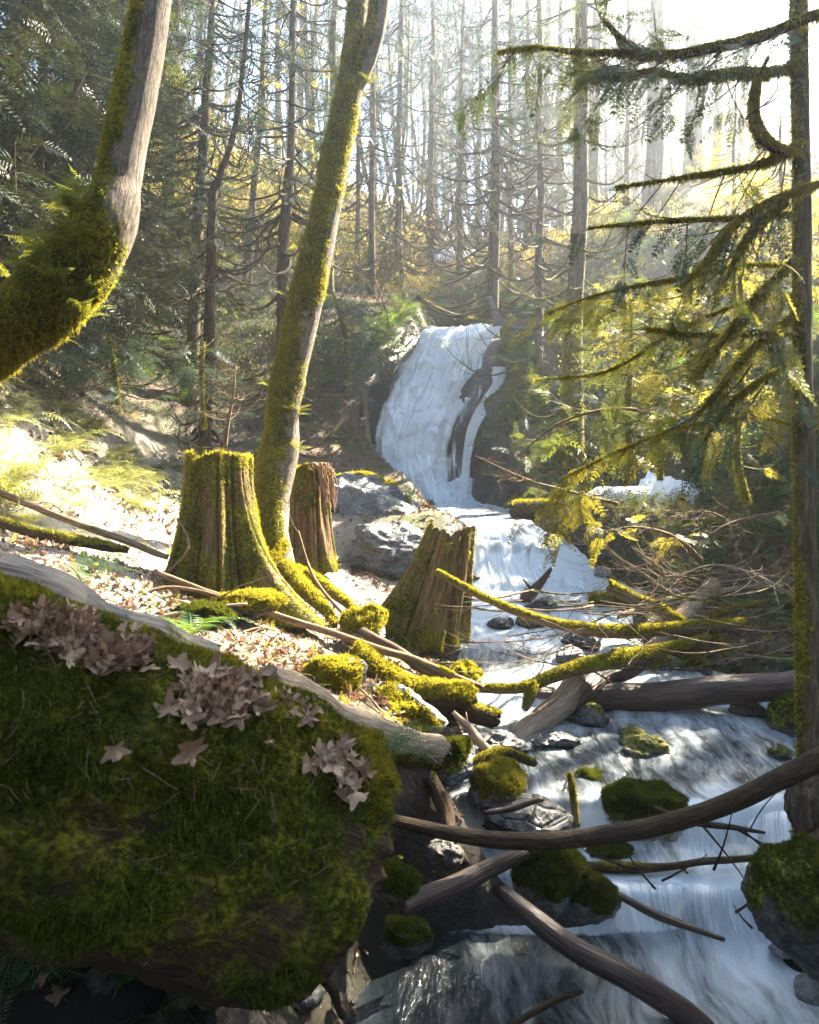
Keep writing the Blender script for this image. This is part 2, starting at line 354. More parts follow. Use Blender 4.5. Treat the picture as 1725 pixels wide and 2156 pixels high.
gp = np.array([P(*p) for p in GP]+[np.array(p, float) for p in GX])
def tpk(d): return np.where(d > 1e-9, d*d*np.log(np.maximum(d, 1e-9)), 0)
_n = len(gp); _D = np.linalg.norm(gp[:, None, :2]-gp[None, :, :2], axis=-1)
_A = np.zeros((_n+3, _n+3)); _A[:_n, :_n] = tpk(_D)+np.eye(_n)*.25; _A[:_n, _n] = 1; _A[:_n, _n+1:] = gp[:, :2]; _A[_n:, :_n] = _A[:_n, _n:].T
_c = np.linalg.solve(_A, np.concatenate([gp[:, 2], [0, 0, 0]]))
def tps(x, y):
    o = _c[_n]+_c[_n+1]*x+_c[_n+2]*y
    for k in range(_n): o = o+_c[k]*tpk(np.hypot(x-gp[k, 0], y-gp[k, 1]))
    return o
# stream rows: depth, height, left x, right x, foam left, foam right
ROWS = [(1.5,-.02,.3,3.2,.2,.5),(3.3,0,-.35,2.5,.08,.75),(3.9,0,-.3,2.15,.12,.95),(4.3,.02,-.2,2.05,.12,1.05),(4.62,.06,.1,2.05,.12,1.1),(4.72,.30,.55,2.1,.7,1.2),(4.9,.345,.4,2.3,.55,.85),
 (5.1,.37,.25,2.6,.6,1.1),(5.24,.56,.2,2.8,.75,1.1),(5.5,.58,.2,2.95,.4,.6),(6.1,.61,.3,3.1,.45,.55),(6.6,.64,.6,3.2,.6,.8),(6.95,.665,.55,3.2,.9,.75),(7.25,.83,.55,3.2,1.2,.7),(7.6,.87,.55,2.7,.6,.5),
 (8.0,.9,.6,2.5,.65,.6),(8.3,1.02,.6,2.3,1.0,.8),(8.8,1.06,.62,2.4,.9,.7),(9.0,1.17,.62,2.45,1.1,.7),(9.6,1.2,.66,2.7,1.0,.7),(9.9,1.23,.7,3.0,.95,.8),(10.15,1.45,.75,2.6,.55,.75),(10.45,1.78,.78,2.1,.5,.75),(10.8,1.96,.82,1.75,.75,.8),
 (11.3,2.03,.85,1.6,.8,.8),(12.5,2.06,.7,1.8,.7,.6),(14.5,2.09,.4,1.75,.8,.7),(16.2,2.12,-.35,1.5,1.2,1.0),(16.7,2.3,-.75,1.25,1.2,1.0),(17.1,3.4,-.85,1.3,1.2,1.1),(17.6,4.6,-.6,1.6,1.2,1.1),(18.2,5.5,-.3,2.0,1.2,1.1),(18.7,6.02,.15,2.25,1.2,1.1),(19.6,6.2,.3,2.5,1,1),(22,6.3,.6,2.6,.8,.8)]
ROWS = np.array(ROWS)
yy = np.arange(1.5, 22, .035)
RW = np.stack([np.interp(yy, ROWS[:, 0], ROWS[:, k]) for k in range(6)], 1)
for k in (2, 3): RW[:, k] += .07*vnoise(np.stack([yy*2.2, yy*0+k*9, yy*0], -1), 5)
def stream_at(y): return [np.interp(y, yy, RW[:, k]) for k in range(6)]
def axis(core, out, step, far):
    a = list(np.arange(core[0], core[1], step)); s = step; x = a[-1]
    while x < out[1]: s *= far; x += s; a.append(x)
    s = step; x = a[0]; b = []
    while x > out[0]: s *= far; x -= s; b.append(x)
    return np.array(b[::-1]+a)
ax = axis((-6, 7), (-120, 120), .09, 1.07); ay = axis((1, 21), (-80, 150), .09, 1.06)
GXX, GYY = np.meshgrid(ax, ay)
def raw_ground(x, y):
    z = tps(x, y); p = np.stack([x, y, 0*x], -1)
    far = smooth((y-14)/20)
    z = z+.05*fbm(p*1.6, 4, 3)+.05*fbm(p*6, 3, 4)*(1-far)+far*.9*fbm(p*.22, 4, 8)
    # the cliff of the falls: broken rock
    cl = np.exp(-((y-17.3)/1.6)**2-((x-.6)/2.6)**2); z = z+cl*.35*fbm(p*1.3, 4, 12)
    d, zw, xl, xr, _, _ = stream_at(np.clip(y, 1.5, 21.9)); c = (xl+xr)/2; hw = (xr-xl)/2
    zw = np.interp(np.clip(y, 1.5, 21.9), yy, RW[:, 1])
    s = np.abs(x-c)-hw
    t = smooth((s+.15)/.55); t = np.where((y < 1) | (y > 22), 1-(1-t)*np.clip(1-np.maximum(1-y, y-22)/4, 0, 1), t)
    dep = .14+.22*np.exp(-((y-17.4)/1.0)**2)
    bed = zw-dep+.05*fbm(p*5, 3, 9)
    wet = 1-smooth((s-.1)/.5)
    return bed*(1-t)+np.maximum(z, zw+.04+np.minimum(s, .6)*.25)*t, np.where((y > 0) & (y < 22), wet, 0)
GZ, WET = raw_ground(GXX, GYY)
GZ = np.where(GZ > 26, 26+12*np.tanh((GZ-26)/12), GZ)
def gz(x, y):
    x = np.atleast_1d(np.asarray(x, float)); y = np.atleast_1d(np.asarray(y, float))
    i = np.clip(np.searchsorted(ax, x)-1, 0, len(ax)-2); j = np.clip(np.searchsorted(ay, y)-1, 0, len(ay)-2)
    u = np.clip((x-ax[i])/(ax[i+1]-ax[i]), 0, 1); v = np.clip((y-ay[j])/(ay[j+1]-ay[j]), 0, 1)
    return GZ[j, i]*(1-u)*(1-v)+GZ[j, i+1]*u*(1-v)+GZ[j+1, i]*(1-u)*v+GZ[j+1, i+1]*u*v
def gnorm(x, y):
    e = .12; return unit(np.stack([-(gz(x+e, y)-gz(x-e, y))/(2*e), -(gz(x, y+e)-gz(x, y-e))/(2*e), np.ones(np.atleast_1d(x).shape)], -1))
_dd = np.geomspace(1.6, 110, 900)
def hit(px, py, dmin=1.6):
    """where the line of sight through a photo point meets the ground"""
    q = np.stack([(px-CX)/FPX*_dd, _dd, CAMZ-(py-HOR)/FPX*_dd], -1); b = np.nonzero((q[:, 2] < gz(q[:, 0], q[:, 1])) & (_dd > dmin))[0]
    return q[b[0]] if len(b) else None
def ongr(x, y, dz=0): return np.array([x, y, float(gz(x, y)[0])+dz])
n1, n2 = GXX.shape
_i = np.arange(n1-1)[:, None]*n2; _j = np.arange(n2-1)[None]
GQ = np.stack([_i+_j, _i+_j+1, _i+n2+_j+1, _i+n2+_j], -1).reshape(-1, 4)
gv = np.stack([GXX, GYY, GZ], -1).reshape(-1, 3)
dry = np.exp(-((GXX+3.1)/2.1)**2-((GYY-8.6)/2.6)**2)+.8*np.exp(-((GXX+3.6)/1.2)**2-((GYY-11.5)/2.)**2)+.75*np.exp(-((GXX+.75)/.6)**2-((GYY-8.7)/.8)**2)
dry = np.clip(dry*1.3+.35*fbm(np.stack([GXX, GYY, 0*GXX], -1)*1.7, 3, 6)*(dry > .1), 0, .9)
green = np.clip(smooth((GXX-1.6)/1.5)*smooth((GYY-6)/4)+smooth((GYY-19)/5)*.6+.4*smooth((-GXX-4)/3), 0, 1)
g = Geo().add(gv, GQ, dry=dry.ravel(), wet=WET.ravel(), dark=(1-smooth((np.hypot((GXX+1.1)/2.4, (GYY-2.0)/1.45)-.75)/.35)).ravel(), green=green.ravel())  # dark mask paints the shaded hollow below the giant log
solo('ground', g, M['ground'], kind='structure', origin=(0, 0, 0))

# ------------------------------------------------------------------ the stream and the falls
def water_sheet(y0, y1, step, ncol, amp, seed, over=.1):
    ys = np.arange(y0, y1, step); u = np.linspace(0, 1, ncol)
    z, xl, xr, fl, fr = [np.interp(ys, yy, RW[:, k]) for k in range(1, 6)]
    X = (xl-over)[:, None]*(1-u)+(xr+over)[:, None]*u; Y = np.broadcast_to(ys[:, None], X.shape)
    sl = np.gradient(z, ys); arc = np.cumsum(np.hypot(np.gradient(ys), np.gradient(z)))
    p = np.stack([X, Y*.55, 0*X], -1)
    # ledges shift a little from bank to bank, so the drops are not straight lines
    Zs = np.interp((Y+.22*fbm(np.stack([X*1.1, Y*.4, 0*X], -1), 3, seed+5)).ravel(), yy, RW[:, 1]).reshape(X.shape)
    foam = fl[:, None]*(1-u)+fr[:, None]*u
    k = np.clip(foam, .25, 1)
    Z = Zs+amp*k*(fbm(p*3.2, 4, seed)+.5*fbm(p*9, 3, seed+2))+.015*fbm(np.stack([X*14, Y*2., 0*X], -1), 3, seed+3)*np.clip(np.abs(sl)[:, None], 0, 1)
    foam = foam*.8+.5*np.clip(np.abs(sl)[:, None]-.25, 0, .8)*smooth(foam/.5)
    tc = np.stack([X, np.broadcast_to(arc[:, None], X.shape), 0*X], -1)
    a, b = X.shape; i = np.arange(a-1)[:, None]*b; j = np.arange(b-1)[None]
    Q = np.stack([i+j, i+j+1, i+b+j+1, i+b+j], -1).reshape(-1, 4)
    return Geo().add(np.stack([X, Y, Z], -1), Q, tc=tc.reshape(-1, 3), foam=foam.ravel())
solo('stream_water', water_sheet(1.6, 16.75, .022, 110, .05, 40), M['water'], kind='structure', origin=(0, 0, 0))

def curtain(rows, nu, nv, seed, amp=.12, off=0., edge=.12, dens=1., lip=0.):
    """falling water: rows = (left px, right px, py, depth) from lip to foot"""
    r = np.array(rows, float); t = np.linspace(0, 1, len(r)); tt = np.linspace(0, 1, nv)
    rr = np.stack([catmull(np.stack([r[:, k], t, t], -1), nv)[:, 0] for k in range(4)], 1)
    u = np.linspace(0, 1, nu); L = np.array([P(a, c, d) for a, b, c, d in rr]); R = np.array([P(b, c, d) for a, b, c, d in rr])
    V = L[:, None]*(1-u)[None, :, None]+R[:, None]*u[None, :, None]
    wd = np.linalg.norm(R-L, axis=1).mean(); arc = np.concatenate([[0], np.cumsum(np.linalg.norm(np.diff((L+R)/2, axis=0), axis=1))])
    tc = np.stack(np.broadcast_arrays(u[None]*wd, arc[:, None], seed*1.), -1)
    b = fbm(tc*np.array([1.6, .9, 1]), 4, seed)*amp*1.6+fbm(tc*np.array([7, .8, 1]), 3, seed+1)*amp*.55+fbm(tc*np.array([22, 1.1, 1]), 2, seed+2)*amp*.2
    if lip == 0:                                         # ledges of the rock show through as bulges
        lw = arc[:, None]*1.25+.9*fbm(tc*np.array([1.1, .25, 1]), 3, seed+14); b = b+amp*.4*(np.abs((lw % 1)-.5)*2)**3
    V[..., 1] -= np.abs(b)*1.2+off; V[..., 2] += b*.25
    e = np.minimum(u, 1-u)[None]+.07*fbm(tc*np.array([5, 1.2, 1]), 3, seed+4)
    foam = smooth(e/edge)*dens+.25*fbm(tc*np.array([2., .5, 1]), 3, seed+6)
    if lip:                                              # the lip wanders and the veil melts into the water above and below
        wv = fbm(np.stack([u*wd*1.4, 0*u+seed, 0*u], -1), 3, seed+9); V[..., 1] += .10*wv[None]; V[..., 2] += lip*wv[None]*(1-tt[:, None]*.7)
        foam = foam*smooth((tt[:, None]+.12*wv[None])/.22+.35)-.9*smooth((tt[:, None]-.80+.1*wv[None])/.2)-.35*np.clip(fbm(np.stack([u*wd*2.2, 0*u+seed, 0*u], -1), 2, seed+11)[None]*2.2, 0, 1)
    a, c = V.shape[:2]; i = np.arange(a-1)[:, None]*c; j = np.arange(c-1)[None]
    Q = np.stack([i+j, i+c+j, i+c+j+1, i+j+1], -1).reshape(-1, 4)
    return Geo().add(V, Q, tc=tc.reshape(-1, 3), foam=foam.ravel())
FR = [(886,1078,692,19.2),(868,1066,702,18.6),(850,1040,740,18.35),(826,1030,780,18.1),(800,1012,830,17.8),(782,985,880,17.45),(768,968,930,17.2),(768,966,980,17.0),(788,972,1030,16.75),(800,985,1072,16.5)]
f = curtain(FR, 170, 280, 3, .17, .10, .2, .95)
f.addg(curtain([(a+22, b-30, c, d) for a, b, c, d in FR], 110, 200, 23, .2, .22, .2, .62))
f.addg(curtain([(1018,1072,775,17.95),(1030,1068,805,17.75),(1012,1056,835,17.5),(992,1030,870,17.3),(978,1008,910,17.1),(970,995,960,16.9),(965,992,1010,16.7),(955,985,1066,16.5)], 30, 160, 31, .06, .12, .3, .85))
f.addg(curtain([(955,1050,800,17.7),(950,1035,840,17.5),(935,1012,890,17.3),(930,995,950,17.1),(935,990,1010,16.85),(945,992,1066,16.6)], 60, 160, 71, .08, .42, .45, .42))
f.addg(curtain([(756,776,880,17.1),(752,772,930,16.95),(757,780,980,16.75),(770,800,1030,16.5)], 16, 80, 37, .04, .1, .4, .7))
solo('waterfall_water', f, M['fall'], kind='structure', origin=(0, 0, 0))
# veils over the ledges of the stream
f = Geo()
for rows, sd, dn in (([(985,1110,1102,10.95),(978,1150,1125,10.75),(975,1190,1165,10.5),(972,1235,1215,10.2),(972,1290,1262,9.85)], 51, .9),
                 ([(1000,1180,1428,7.35),(995,1180,1445,7.2),(995,1175,1470,7.1),(990,1170,1502,6.9)], 53, .8),
                 ([(1470,1720,1690,5.3),(1455,1725,1712,5.2),(1450,1730,1755,5.1),(1450,1740,1805,5.0)], 55, .85),
                 ([(1225,1600,1838,4.82),(1225,1600,1862,4.68),(1240,1600,1910,4.62),(1245,1620,1975,4.52)], 57, .75),
                 ([(985,1240,1290,9.1),(985,1240,1310,9.0),(985,1250,1345,8.85)], 59, .8), ([(985,1200,1345,8.45),(985,1190,1360,8.3),(985,1210,1392,8.15)], 61, .8),
                 ([(1400,1610,1470,7.5),(1390,1620,1490,7.3),(1400,1620,1545,6.95)], 63, .6)):
    f.addg(curtain(rows, 110, 70, sd, .07, .03, .15, dn, .07))
solo('cascade_water', f, M['fall_thin'], kind='structure', origin=(0, 0, 0))

# ------------------------------------------------------------------ rocks
def ico(level):
    bm = bmesh.new(); bmesh.ops.create_icosphere(bm, subdivisions=level, radius=1)
    V = np.array([v.co for v in bm.verts]); T = np.array([[v.index for v in f.verts] for f in bm.faces]); bm.free(); return V, T
ICO = {k: ico(k) for k in (3, 5, 6)}
def rock_geo(c, rad, seed, lvl=5, rough=.22, tilt=0, mossy=.6, mossdir=(0, -.1, 1), flat=0):
    V, T = ICO[lvl]; r = rng(seed); q = V.copy()
    for k in range(7):                                    # broken facets
        nrm = unit(r.normal(0, 1, 3)+np.array([0, 0, .2])); h = r.uniform(.62, .9); d = q@nrm
        q = q-np.clip(d-h, 0, None)[:, None]*nrm*.8
    q = q*(1+rough*fbm(V*1.5+seed, 4, seed)+.3*rough*(fbm(V*4.5+seed, 4, seed+1)-.6*np.abs(fbm(V*3.2+seed*1.7, 3, seed+2))))[:, None]
    N = unit(q); md = unit(np.array(mossdir, float))
    m = np.clip(mossy*(.55+.75*(N@md))+.3*fbm(V*2.5+seed*2, 3, seed+4), 0, 1.2)
    q = q*np.asarray(rad); ct, st = math.cos(tilt), math.sin(tilt)
    q = np.stack([q[:, 0]*ct-q[:, 2]*st, q[:, 1], q[:, 0]*st+q[:, 2]*ct], 1)
    return Geo().add(q+np.asarray(c), None, T, moss=m)
def boulder(label, px, py, d, rx, ry, seed, mossy=.8, mat='rock', nt=2500, tilt=0, deep=1., ln=.022, name='mossy_boulder', rough=.32, mossdir=(0, -.1, 1), lvl=5, group=None, tm='moss'):
    c = P(px, py, d); s = d/FPX; a, b = rx*s, ry*s
    g = rock_geo(c, (a, (a+b)/2*deep, b), seed, lvl, rough, tilt, mossy, mossdir)
    if nt == 0 or mossy <= 0: return solo(name, g, M[mat], label, 'rock', group)
    root = thing(name, label, 'rock', c-[0, 0, b], group)
    part(root, 'stone', g, M[mat])
    t = tufts(g, nt, ln, seed, width=.0035*d/4, thr=.46)
    if t: part(root, 'moss', t, M[tm])
    return root
boulder('round mossy boulder at the foot of the leaning broken stump', 768, 1318, 6.9, 50, 44, 11, 1.0, nt=5000, ln=.03)
boulder('big sunlit mossy boulder with a bare grey top beside the bare log', 705, 1442, 5.5, 76, 66, 12, .75, nt=8000, ln=.026, mossdir=(-.3, -.9, .1))
boulder('wide pale topped boulder with mossy flanks beside the bare log', 850, 1492, 5.6, 88, 50, 13, .62, nt=6000, ln=.024, mossdir=(-.3, -1, -.1), tilt=-.35)
boulder('small wedge of mossy rock standing in the water under the long stick', 980, 1432, 6.9, 36, 42, 14, .7, nt=2500, tilt=-.2)
boulder('mossy hump of rock just below the end of the bare log', 938, 1600, 5.3, 66, 52, 15, .95, nt=5000, tilt=.3, tm='moss_dark')
boulder('pyramid shaped green boulder standing above the wet blue rock', 1043, 1645, 5.3, 66, 50, 16, 1.1, nt=6000, tm='moss')
boulder('flat mossy rock in the rapids under the dark fallen log', 1234, 1520, 6.8, 50, 34, 17, .75, nt=3000, mossdir=(0, -.8, .2))
boulder('small dark mossy stone behind the largest midstream boulder', 1252, 1660, 5.6, 44, 42, 18, .8, nt=2500, tm='moss_dark')
boulder('large domed mossy boulder in midstream behind the curved branch', 1362, 1712, 5.25, 88, 74, 19, .95, nt=9000, tm='moss_dark')
boulder('mossy boulder below the curved branch, largest in the lower stream', 1160, 1850, 4.5, 82, 76, 20, 1.05, nt=9000, tm='moss_dark')
boulder('low mossy lump joined to the right of the largest lower boulder', 1245, 1895, 4.48, 62, 52, 21, .85, nt=4500, tm='moss_dark')
boulder('wet bluish rock with water sliding over it', 1115, 1722, 5.1, 92, 46, 22, .1, 'rock_wet', 0, name='wet_rock', rough=.12)
boulder('sunlit mossy rock behind the dark fallen log', 1385, 1404, 7.75, 62, 34, 23, .7, 'rock', 3000, mossdir=(-.4, -.6, .2))
boulder('small mossy rock behind the dark fallen log, by the little fall', 1472, 1402, 7.8, 42, 32, 24, .8, nt=2500, mossdir=(-.6, -.5, .3))
boulder('big dark mossy bank boulder at the right edge below the conifer', 1690, 1900, 4.0, 110, 130, 25, .75, 'rock_dark', 7000, tm='moss_dark', rough=.3, lvl=6)
boulder('dark mossy rock at the right bank beside the rapids', 1690, 1535, 6.5, 66, 66, 26, .6, 'rock_dark', 3000, tm='moss_dark')
boulder('flat green stone just under the curved branch', 1285, 1793, 5.0, 60, 18, 27, .8, 'rock_dark', 2000, tm='moss_dark')
boulder('mossy lump against the broken end of the giant log', 828, 1855, 3.7, 52, 42, 28, .95, 'rock_dark', 4000, tm='moss_dark', tilt=-.4)
boulder('low mossy lump on the mud at the edge of the dark pool', 852, 1975, 3.8, 58, 40, 29, .6, 'rock_dark', 3000, tm='moss_dark')
boulder('bare brown stone between the log end and the curved branch', 938, 1800, 4.3, 40, 30, 30, 0, 'rock_dark', 0, name='brown_stone')
boulder('wet dark stone breaking the rapids left of the flat mossy rock', 1170, 1560, 6.2, 50, 22, 31, .05, 'rock_wet', 0, name='wet_rock')
boulder('wet pointed stone in the rapids right of the flat mossy rock', 1326, 1552, 6.4, 26, 26, 32, 0, 'rock_wet', 0, name='wet_rock')
boulder('low wet stone in the rapids above the domed boulder', 1330, 1606, 5.9, 30, 12, 33, 0, 'rock_wet', 0, name='wet_rock')
boulder('small green boulder in the pool at the foot of the falls', 898, 1072, 15.6, 24, 16, 34, .8, 'rock', 500, ln=.05)
boulder('grey sloping rock outcrop between the stumps and the falls', 770, 1105, 11.4, 150, 112, 35, .3, 'rock_slab', 2500, tilt=-.62, deep=.75, name='rock_outcrop', rough=.34, lvl=6, ln=.05)
boulder('low grey ledge of rock beside the pool under the falls', 835, 1165, 10.2, 125, 62, 36, .2, 'rock_slab', 0, tilt=-.25, deep=.8, name='rock_ledge', rough=.42, lvl=6)
boulder('dark wet rock parting the falls from the side trickle', 990, 885, 17.85, 52, 125, 37, .2, 'rock_wet', 0, name='wet_rock', rough=.2, tilt=-.35, lvl=6, deep=.35)
boulder('mossy cliff rock right of the falls, below the ferns', 1090, 930, 17.3, 95, 150, 38, .62, 'rock_dark', 6000, ln=.06, name='cliff_rock', rough=.3, tilt=-.1, lvl=6, tm='moss_dark')
boulder('rounded mossy rock beside the lip of the falls', 1085, 765, 18.6, 62, 52, 39, .7, 'rock_dark', 2500, ln=.06, name='cliff_rock', tm='moss_dark')
boulder('dark mossy cliff left of the falls', 735, 880, 18.3, 85, 130, 40, .5, 'rock_dark', 5000, ln=.06, name='cliff_rock', rough=.35, lvl=6, tm='moss_dark')
boulder('mossy rock hump left of the lip of the falls', 800, 745, 18.9, 60, 46, 41, 1.15, 'rock_dark', 5000, ln=.06, name='cliff_rock', tm='moss_dark')
boulder('green mossy bank rock right of the middle cascade', 1200, 1170, 11.4, 92, 46, 42, .9, 'rock_dark', 4000, ln=.045, name='bank_rock', tilt=-.45, tm='moss_dark')
boulder('dark mossy bank beneath the tangle of mossy branches', 1560, 1400, 8.4, 180, 62, 43, .6, 'rock_dark', 6000, ln=.04, name='bank_rock', rough=.3, lvl=6, tm='moss_dark')
boulder('dark rock under the mossy branches beside the little fall', 1350, 1310, 9.3, 80, 40, 44, .5, 'rock_dark', 2500, ln=.04, name='bank_rock', tm='moss_dark')
boulder('mossy mound of earth left of the big upright stump', 545//2+250, 1275, 6.6, 80, 30, 45, .8, 'rock_dark', 5000, ln=.035, name='mossy_mound')
boulder('mossy clod on the shaded soil below the big upright stump', 425, 1300, 6.3, 62, 28, 46, .9, 'rock_dark', 4000, ln=.035, name='mossy_mound', tm='moss_dark')
r_ = rng(78)
for k in range(16):
    y = r_.uniform(4.9, 9.5); st = stream_at(y); x = r_.uniform(st[2]+.1, st[3]-.1); s = r_.uniform(.07, .16); c = np.array([x, y, st[1]+s*.1]); g_ = rock_geo(c, (s*1.3, s*1.1, s*.8), 700+k, 5, .35, 0, .75 if k % 2 else .1)
    solo('midstream_stone', g_, M[('rock_wet', 'rock_dark')[k % 2]], 'small stone splitting the fast water of the rapids', 'stone', 'stones in the rapids')
r_ = rng(77); k = 0
while k < 46:                                              # cobbles along both banks
    y = r_.uniform(3.6, 10.5); st = stream_at(y); side = r_.choice([0, 1]); x = (st[2]-abs(r_.normal(0, .25))+.1) if side == 0 else (st[3]+abs(r_.normal(0, .25))-.1)
    s = r_.uniform(.04, .11); c = np.array([x, y, float(gz(x, y)[0])+s*.35])
    solo('cobble', rock_geo(c, (s*1.3, s*1.1, s*.8), 100+k, 3, .2, 0, .35), M[('rock', 'rock_dark', 'rock_wet')[k % 3]], 'small wet cobble at the edge of the stream', 'stone', 'cobbles along the stream banks'); k += 1

# ------------------------------------------------------------------ logs and branches
def px_path(pts, n):
    """pts = (px, py, depth, width px) -> centre line and radii"""
    C = np.array([P(a, b, d) for a, b, d, _ in pts]); R = np.array([w_*d/FPX/2 for _, _, d, w_ in pts])
    return catmull(C, n), np.maximum(np.interp(np.linspace(0, len(R)-1, n), np.arange(len(R)), R), .001)
def topmoss(amount, seed, thr=0, top=.6, fr=3.):
    return lambda V, D: np.clip(amount*(.5+top*D[:, 2])+.45*fbm(V*fr, 3, seed)-thr, 0, 1.2)
def log(name, label, cat, pts, mat, sides=20, n=50, bump=.18, seed=0, moss=0., nt=0, ln=.02, width=.003, group=None, tm='moss', twigs=0, stubs=0, bfreq=6, thr=.4, top=.6, droop=0.):
    C, R = px_path(pts, n); r = rng(seed+500)
    C = C+(.35*R[:, None])*np.stack([vnoise(np.stack([np.linspace(0, n/9, n), np.full(n, seed*1.7+k), np.zeros(n)], -1), seed+k) for k in range(3)], -1)
    g = tube(C, R, sides, bump, bfreq, seed, True, topmoss(moss, seed, top=top) if moss else 0)
    extra = []
    for _ in range(stubs):
        i = r.integers(n//8, n-n//8); d = unit(r.normal(0, 1, 3)*[1, .6, 1]); L = R[i]*r.uniform(1.8, 3.5)
        extra.append(('stub', tube(np.linspace(C[i], C[i]+d*L, 5), np.linspace(R[i]*.4, R[i]*.15, 5), 6, .2, 6, seed, True, .2)))
    for _ in range(twigs):
        i = r.integers(n//5, n-2); d = unit((C[min(i+1, n-1)]-C[i-1])*1+r.normal(0, .03, 3)*0+unit(r.normal(0, 1, 3))*np.linalg.norm(C[min(i+1, n-1)]-C[i-1])*.9)
        L = r.uniform(.2, .6); q = np.array([C[i]+d*L*t+np.array([0, 0, -.06])*t*t+r.normal(0, .012, 3)*t for t in np.linspace(0, 1, 6)])
        extra.append(('twig', tube(q, np.linspace(min(R[i]*.45, .008), .0015, 6), 5, 0, 6, seed, True, .1)))
    root = None
    if nt or extra:
        root = thing(name, label, cat, C[n//2], group); part(root, 'trunk' if R.max() > .05 else 'stem', g, M[mat])
        for nm_, g_ in extra: part(root, nm_, g_, M[mat])
        t = tufts(g, nt, ln, seed, width=width, thr=thr, droop=droop) if nt else None
        if t: part(root, 'moss', t, M[tm])
        return root
    return solo(name, g, M[mat], label, cat, group)

# the giant mossy log in front
def giant_log():
    n, sides = 230, 150
    C, R = px_path([(-520, 1335, 2.45, 570), (-100, 1485, 2.55, 560), (300, 1630, 2.7, 550), (590, 1738, 2.85, 500), (688, 1772, 2.93, 455)], n)
    root = thing('fallen_log', 'giant moss covered fallen log filling the lower left', 'log', C[n//2]-[0, 0, R[n//2]])
    g0 = tube(C, R, sides, 0, cap=False); V, Q, T, A = g0.arr(); D = unit(V-np.repeat(C, sides, 0)); tc = A['tc']
    p = V*1.0; bare_ = fbm(p*np.array([3.4, 3.4, 4.]), 4, 18)
    disp = .06*fbm(p*2.2, 4, 3)+.05*fbm(p*6, 3, 4)+.03*np.clip(bare_, -.3, .4)+.018*fbm(tc*np.array([14, 14, 1.2]), 3, 5)+.008*fbm(p*26, 3, 6)
    V = V+D*disp[:, None]+D*(np.clip(-D[:, 2], 0, 1)*.17)[:, None]
    ti = np.repeat(np.linspace(0, 1, n), sides); endw = smooth((ti-.93)/.07)
    V = V+unit(C[-1]-C[-2])*(endw*(.16*fbm(np.stack([D[:, 0]*3, D[:, 1]*3, D[:, 2]*3], -1), 4, 8)))[:, None]-D*(endw*.05)[:, None]
    bare = fbm(p*np.array([3.4, 3.4, 4.]), 4, 18)
    m = np.clip(.62+.22*D[:, 2]+.62*bare-.35*smooth((ti-.86)/.12)*(D[:, 2] < .35)-.22*smooth((-D[:, 2]-.5)/.4), 0, 1.1)
    g = Geo().add(V, Q, tc=tc, moss=m)
    part(root, 'trunk', g, M['rot'])
    # the broken end: a ragged hollow
    ring = V[-sides:]; c = ring.mean(0); ax_ = unit(C[-1]-C[-3]); ee = Geo(); rows = []
    for k, s in enumerate((1, .93, .82, .66, .45, .2, .03)):
        rows.append(c+(ring-c)*s-ax_*(.05*k+.10*np.abs(fbm((ring-c)*9*s+k, 3, 44))[:, None]*(1 if k else 0)))
    VV = np.vstack(rows); i = np.arange(len(rows)-1)[:, None]*sides; j = np.arange(sides)[None]
    ee.add(VV, np.stack([i+j, i+(j+1) % sides, i+sides+(j+1) % sides, i+sides+j], -1).reshape(-1, 4), tc=np.stack([VV[:, 0], VV[:, 2], VV[:, 1]*.2], -1), moss=np.zeros(len(VV)))
    part(root, 'broken_end', ee, M['rot'])
    a = tufts(g, 60000, .02, 5, width=.0026, thr=.42, per=3, lay=1.1)
    b = tufts(g, 26000, .036, 6, width=.002, thr=.55, per=2, droop=.7, lay=1.)
    part(root, 'moss', a.addg(b), M['moss_log'])
    # lighter moss colour stands for sunlight on the shoulder at the broken end
    Vc, Tc, Ac = tri_all(g); tt = ti; sun_tint = np.clip(np.exp(-((tt-.88)/.075)**2)*smooth((D[:, 2]-.05)/.4)*1.3+.9*smooth((D[:, 2]-.6)/.3)*smooth((bare+.1)/.3), 0, 1)*smooth((bare+.35)/.4)
    g.a['sun_tint'] = [sun_tint]
    c_ = tufts(g, 20000, .022, 7, width=.0023, thr=.25, per=3, amt='sun_tint', lay=1.)
    part(root, 'moss', c_, M['moss'], label='yellow green moss cushions on the log shoulder')
    return root, C, R
GLOG, GC, GR = giant_log()

log('fallen_log', 'bare grey weathered log lying along the back of the giant log', 'log', [(-160, 1130, 3.0, 125), (60, 1240, 3.2, 115), (240, 1320, 3.45, 100), (430, 1400, 3.75, 82)], 'grey_wood', 32, 90, .10, 61, .22, 600, .018, bfreq=4, thr=.5)
log('fallen_log', 'pale barkless log with moss underneath, below the sunlit boulder', 'log', [(560, 1432, 4.0, 66), (680, 1492, 4.3, 70), (800, 1545, 4.6, 68), (920, 1582, 4.9, 66)], 'pale_wood', 28, 70, .12, 62, .6, 2500, .018, top=-.8, stubs=2)
log('fallen_log', 'short thick mossy log behind the pale topped boulder', 'log', [(735, 1388, 6.0, 60), (830, 1440, 6.1, 60), (930, 1462, 6.2, 60), (985, 1478, 6.25, 52)], 'rot', 20, 40, .35, 63, 1.0, 6000, .03, .004)
log('fallen_log', 'dark half mossy log end pointing into the small fall', 'log', [(905, 1440, 6.45, 44), (980, 1488, 6.4, 44), (1045, 1515, 6.35, 38)], 'bark_dark', 16, 30, .2, 64, .55, 1500, .02)
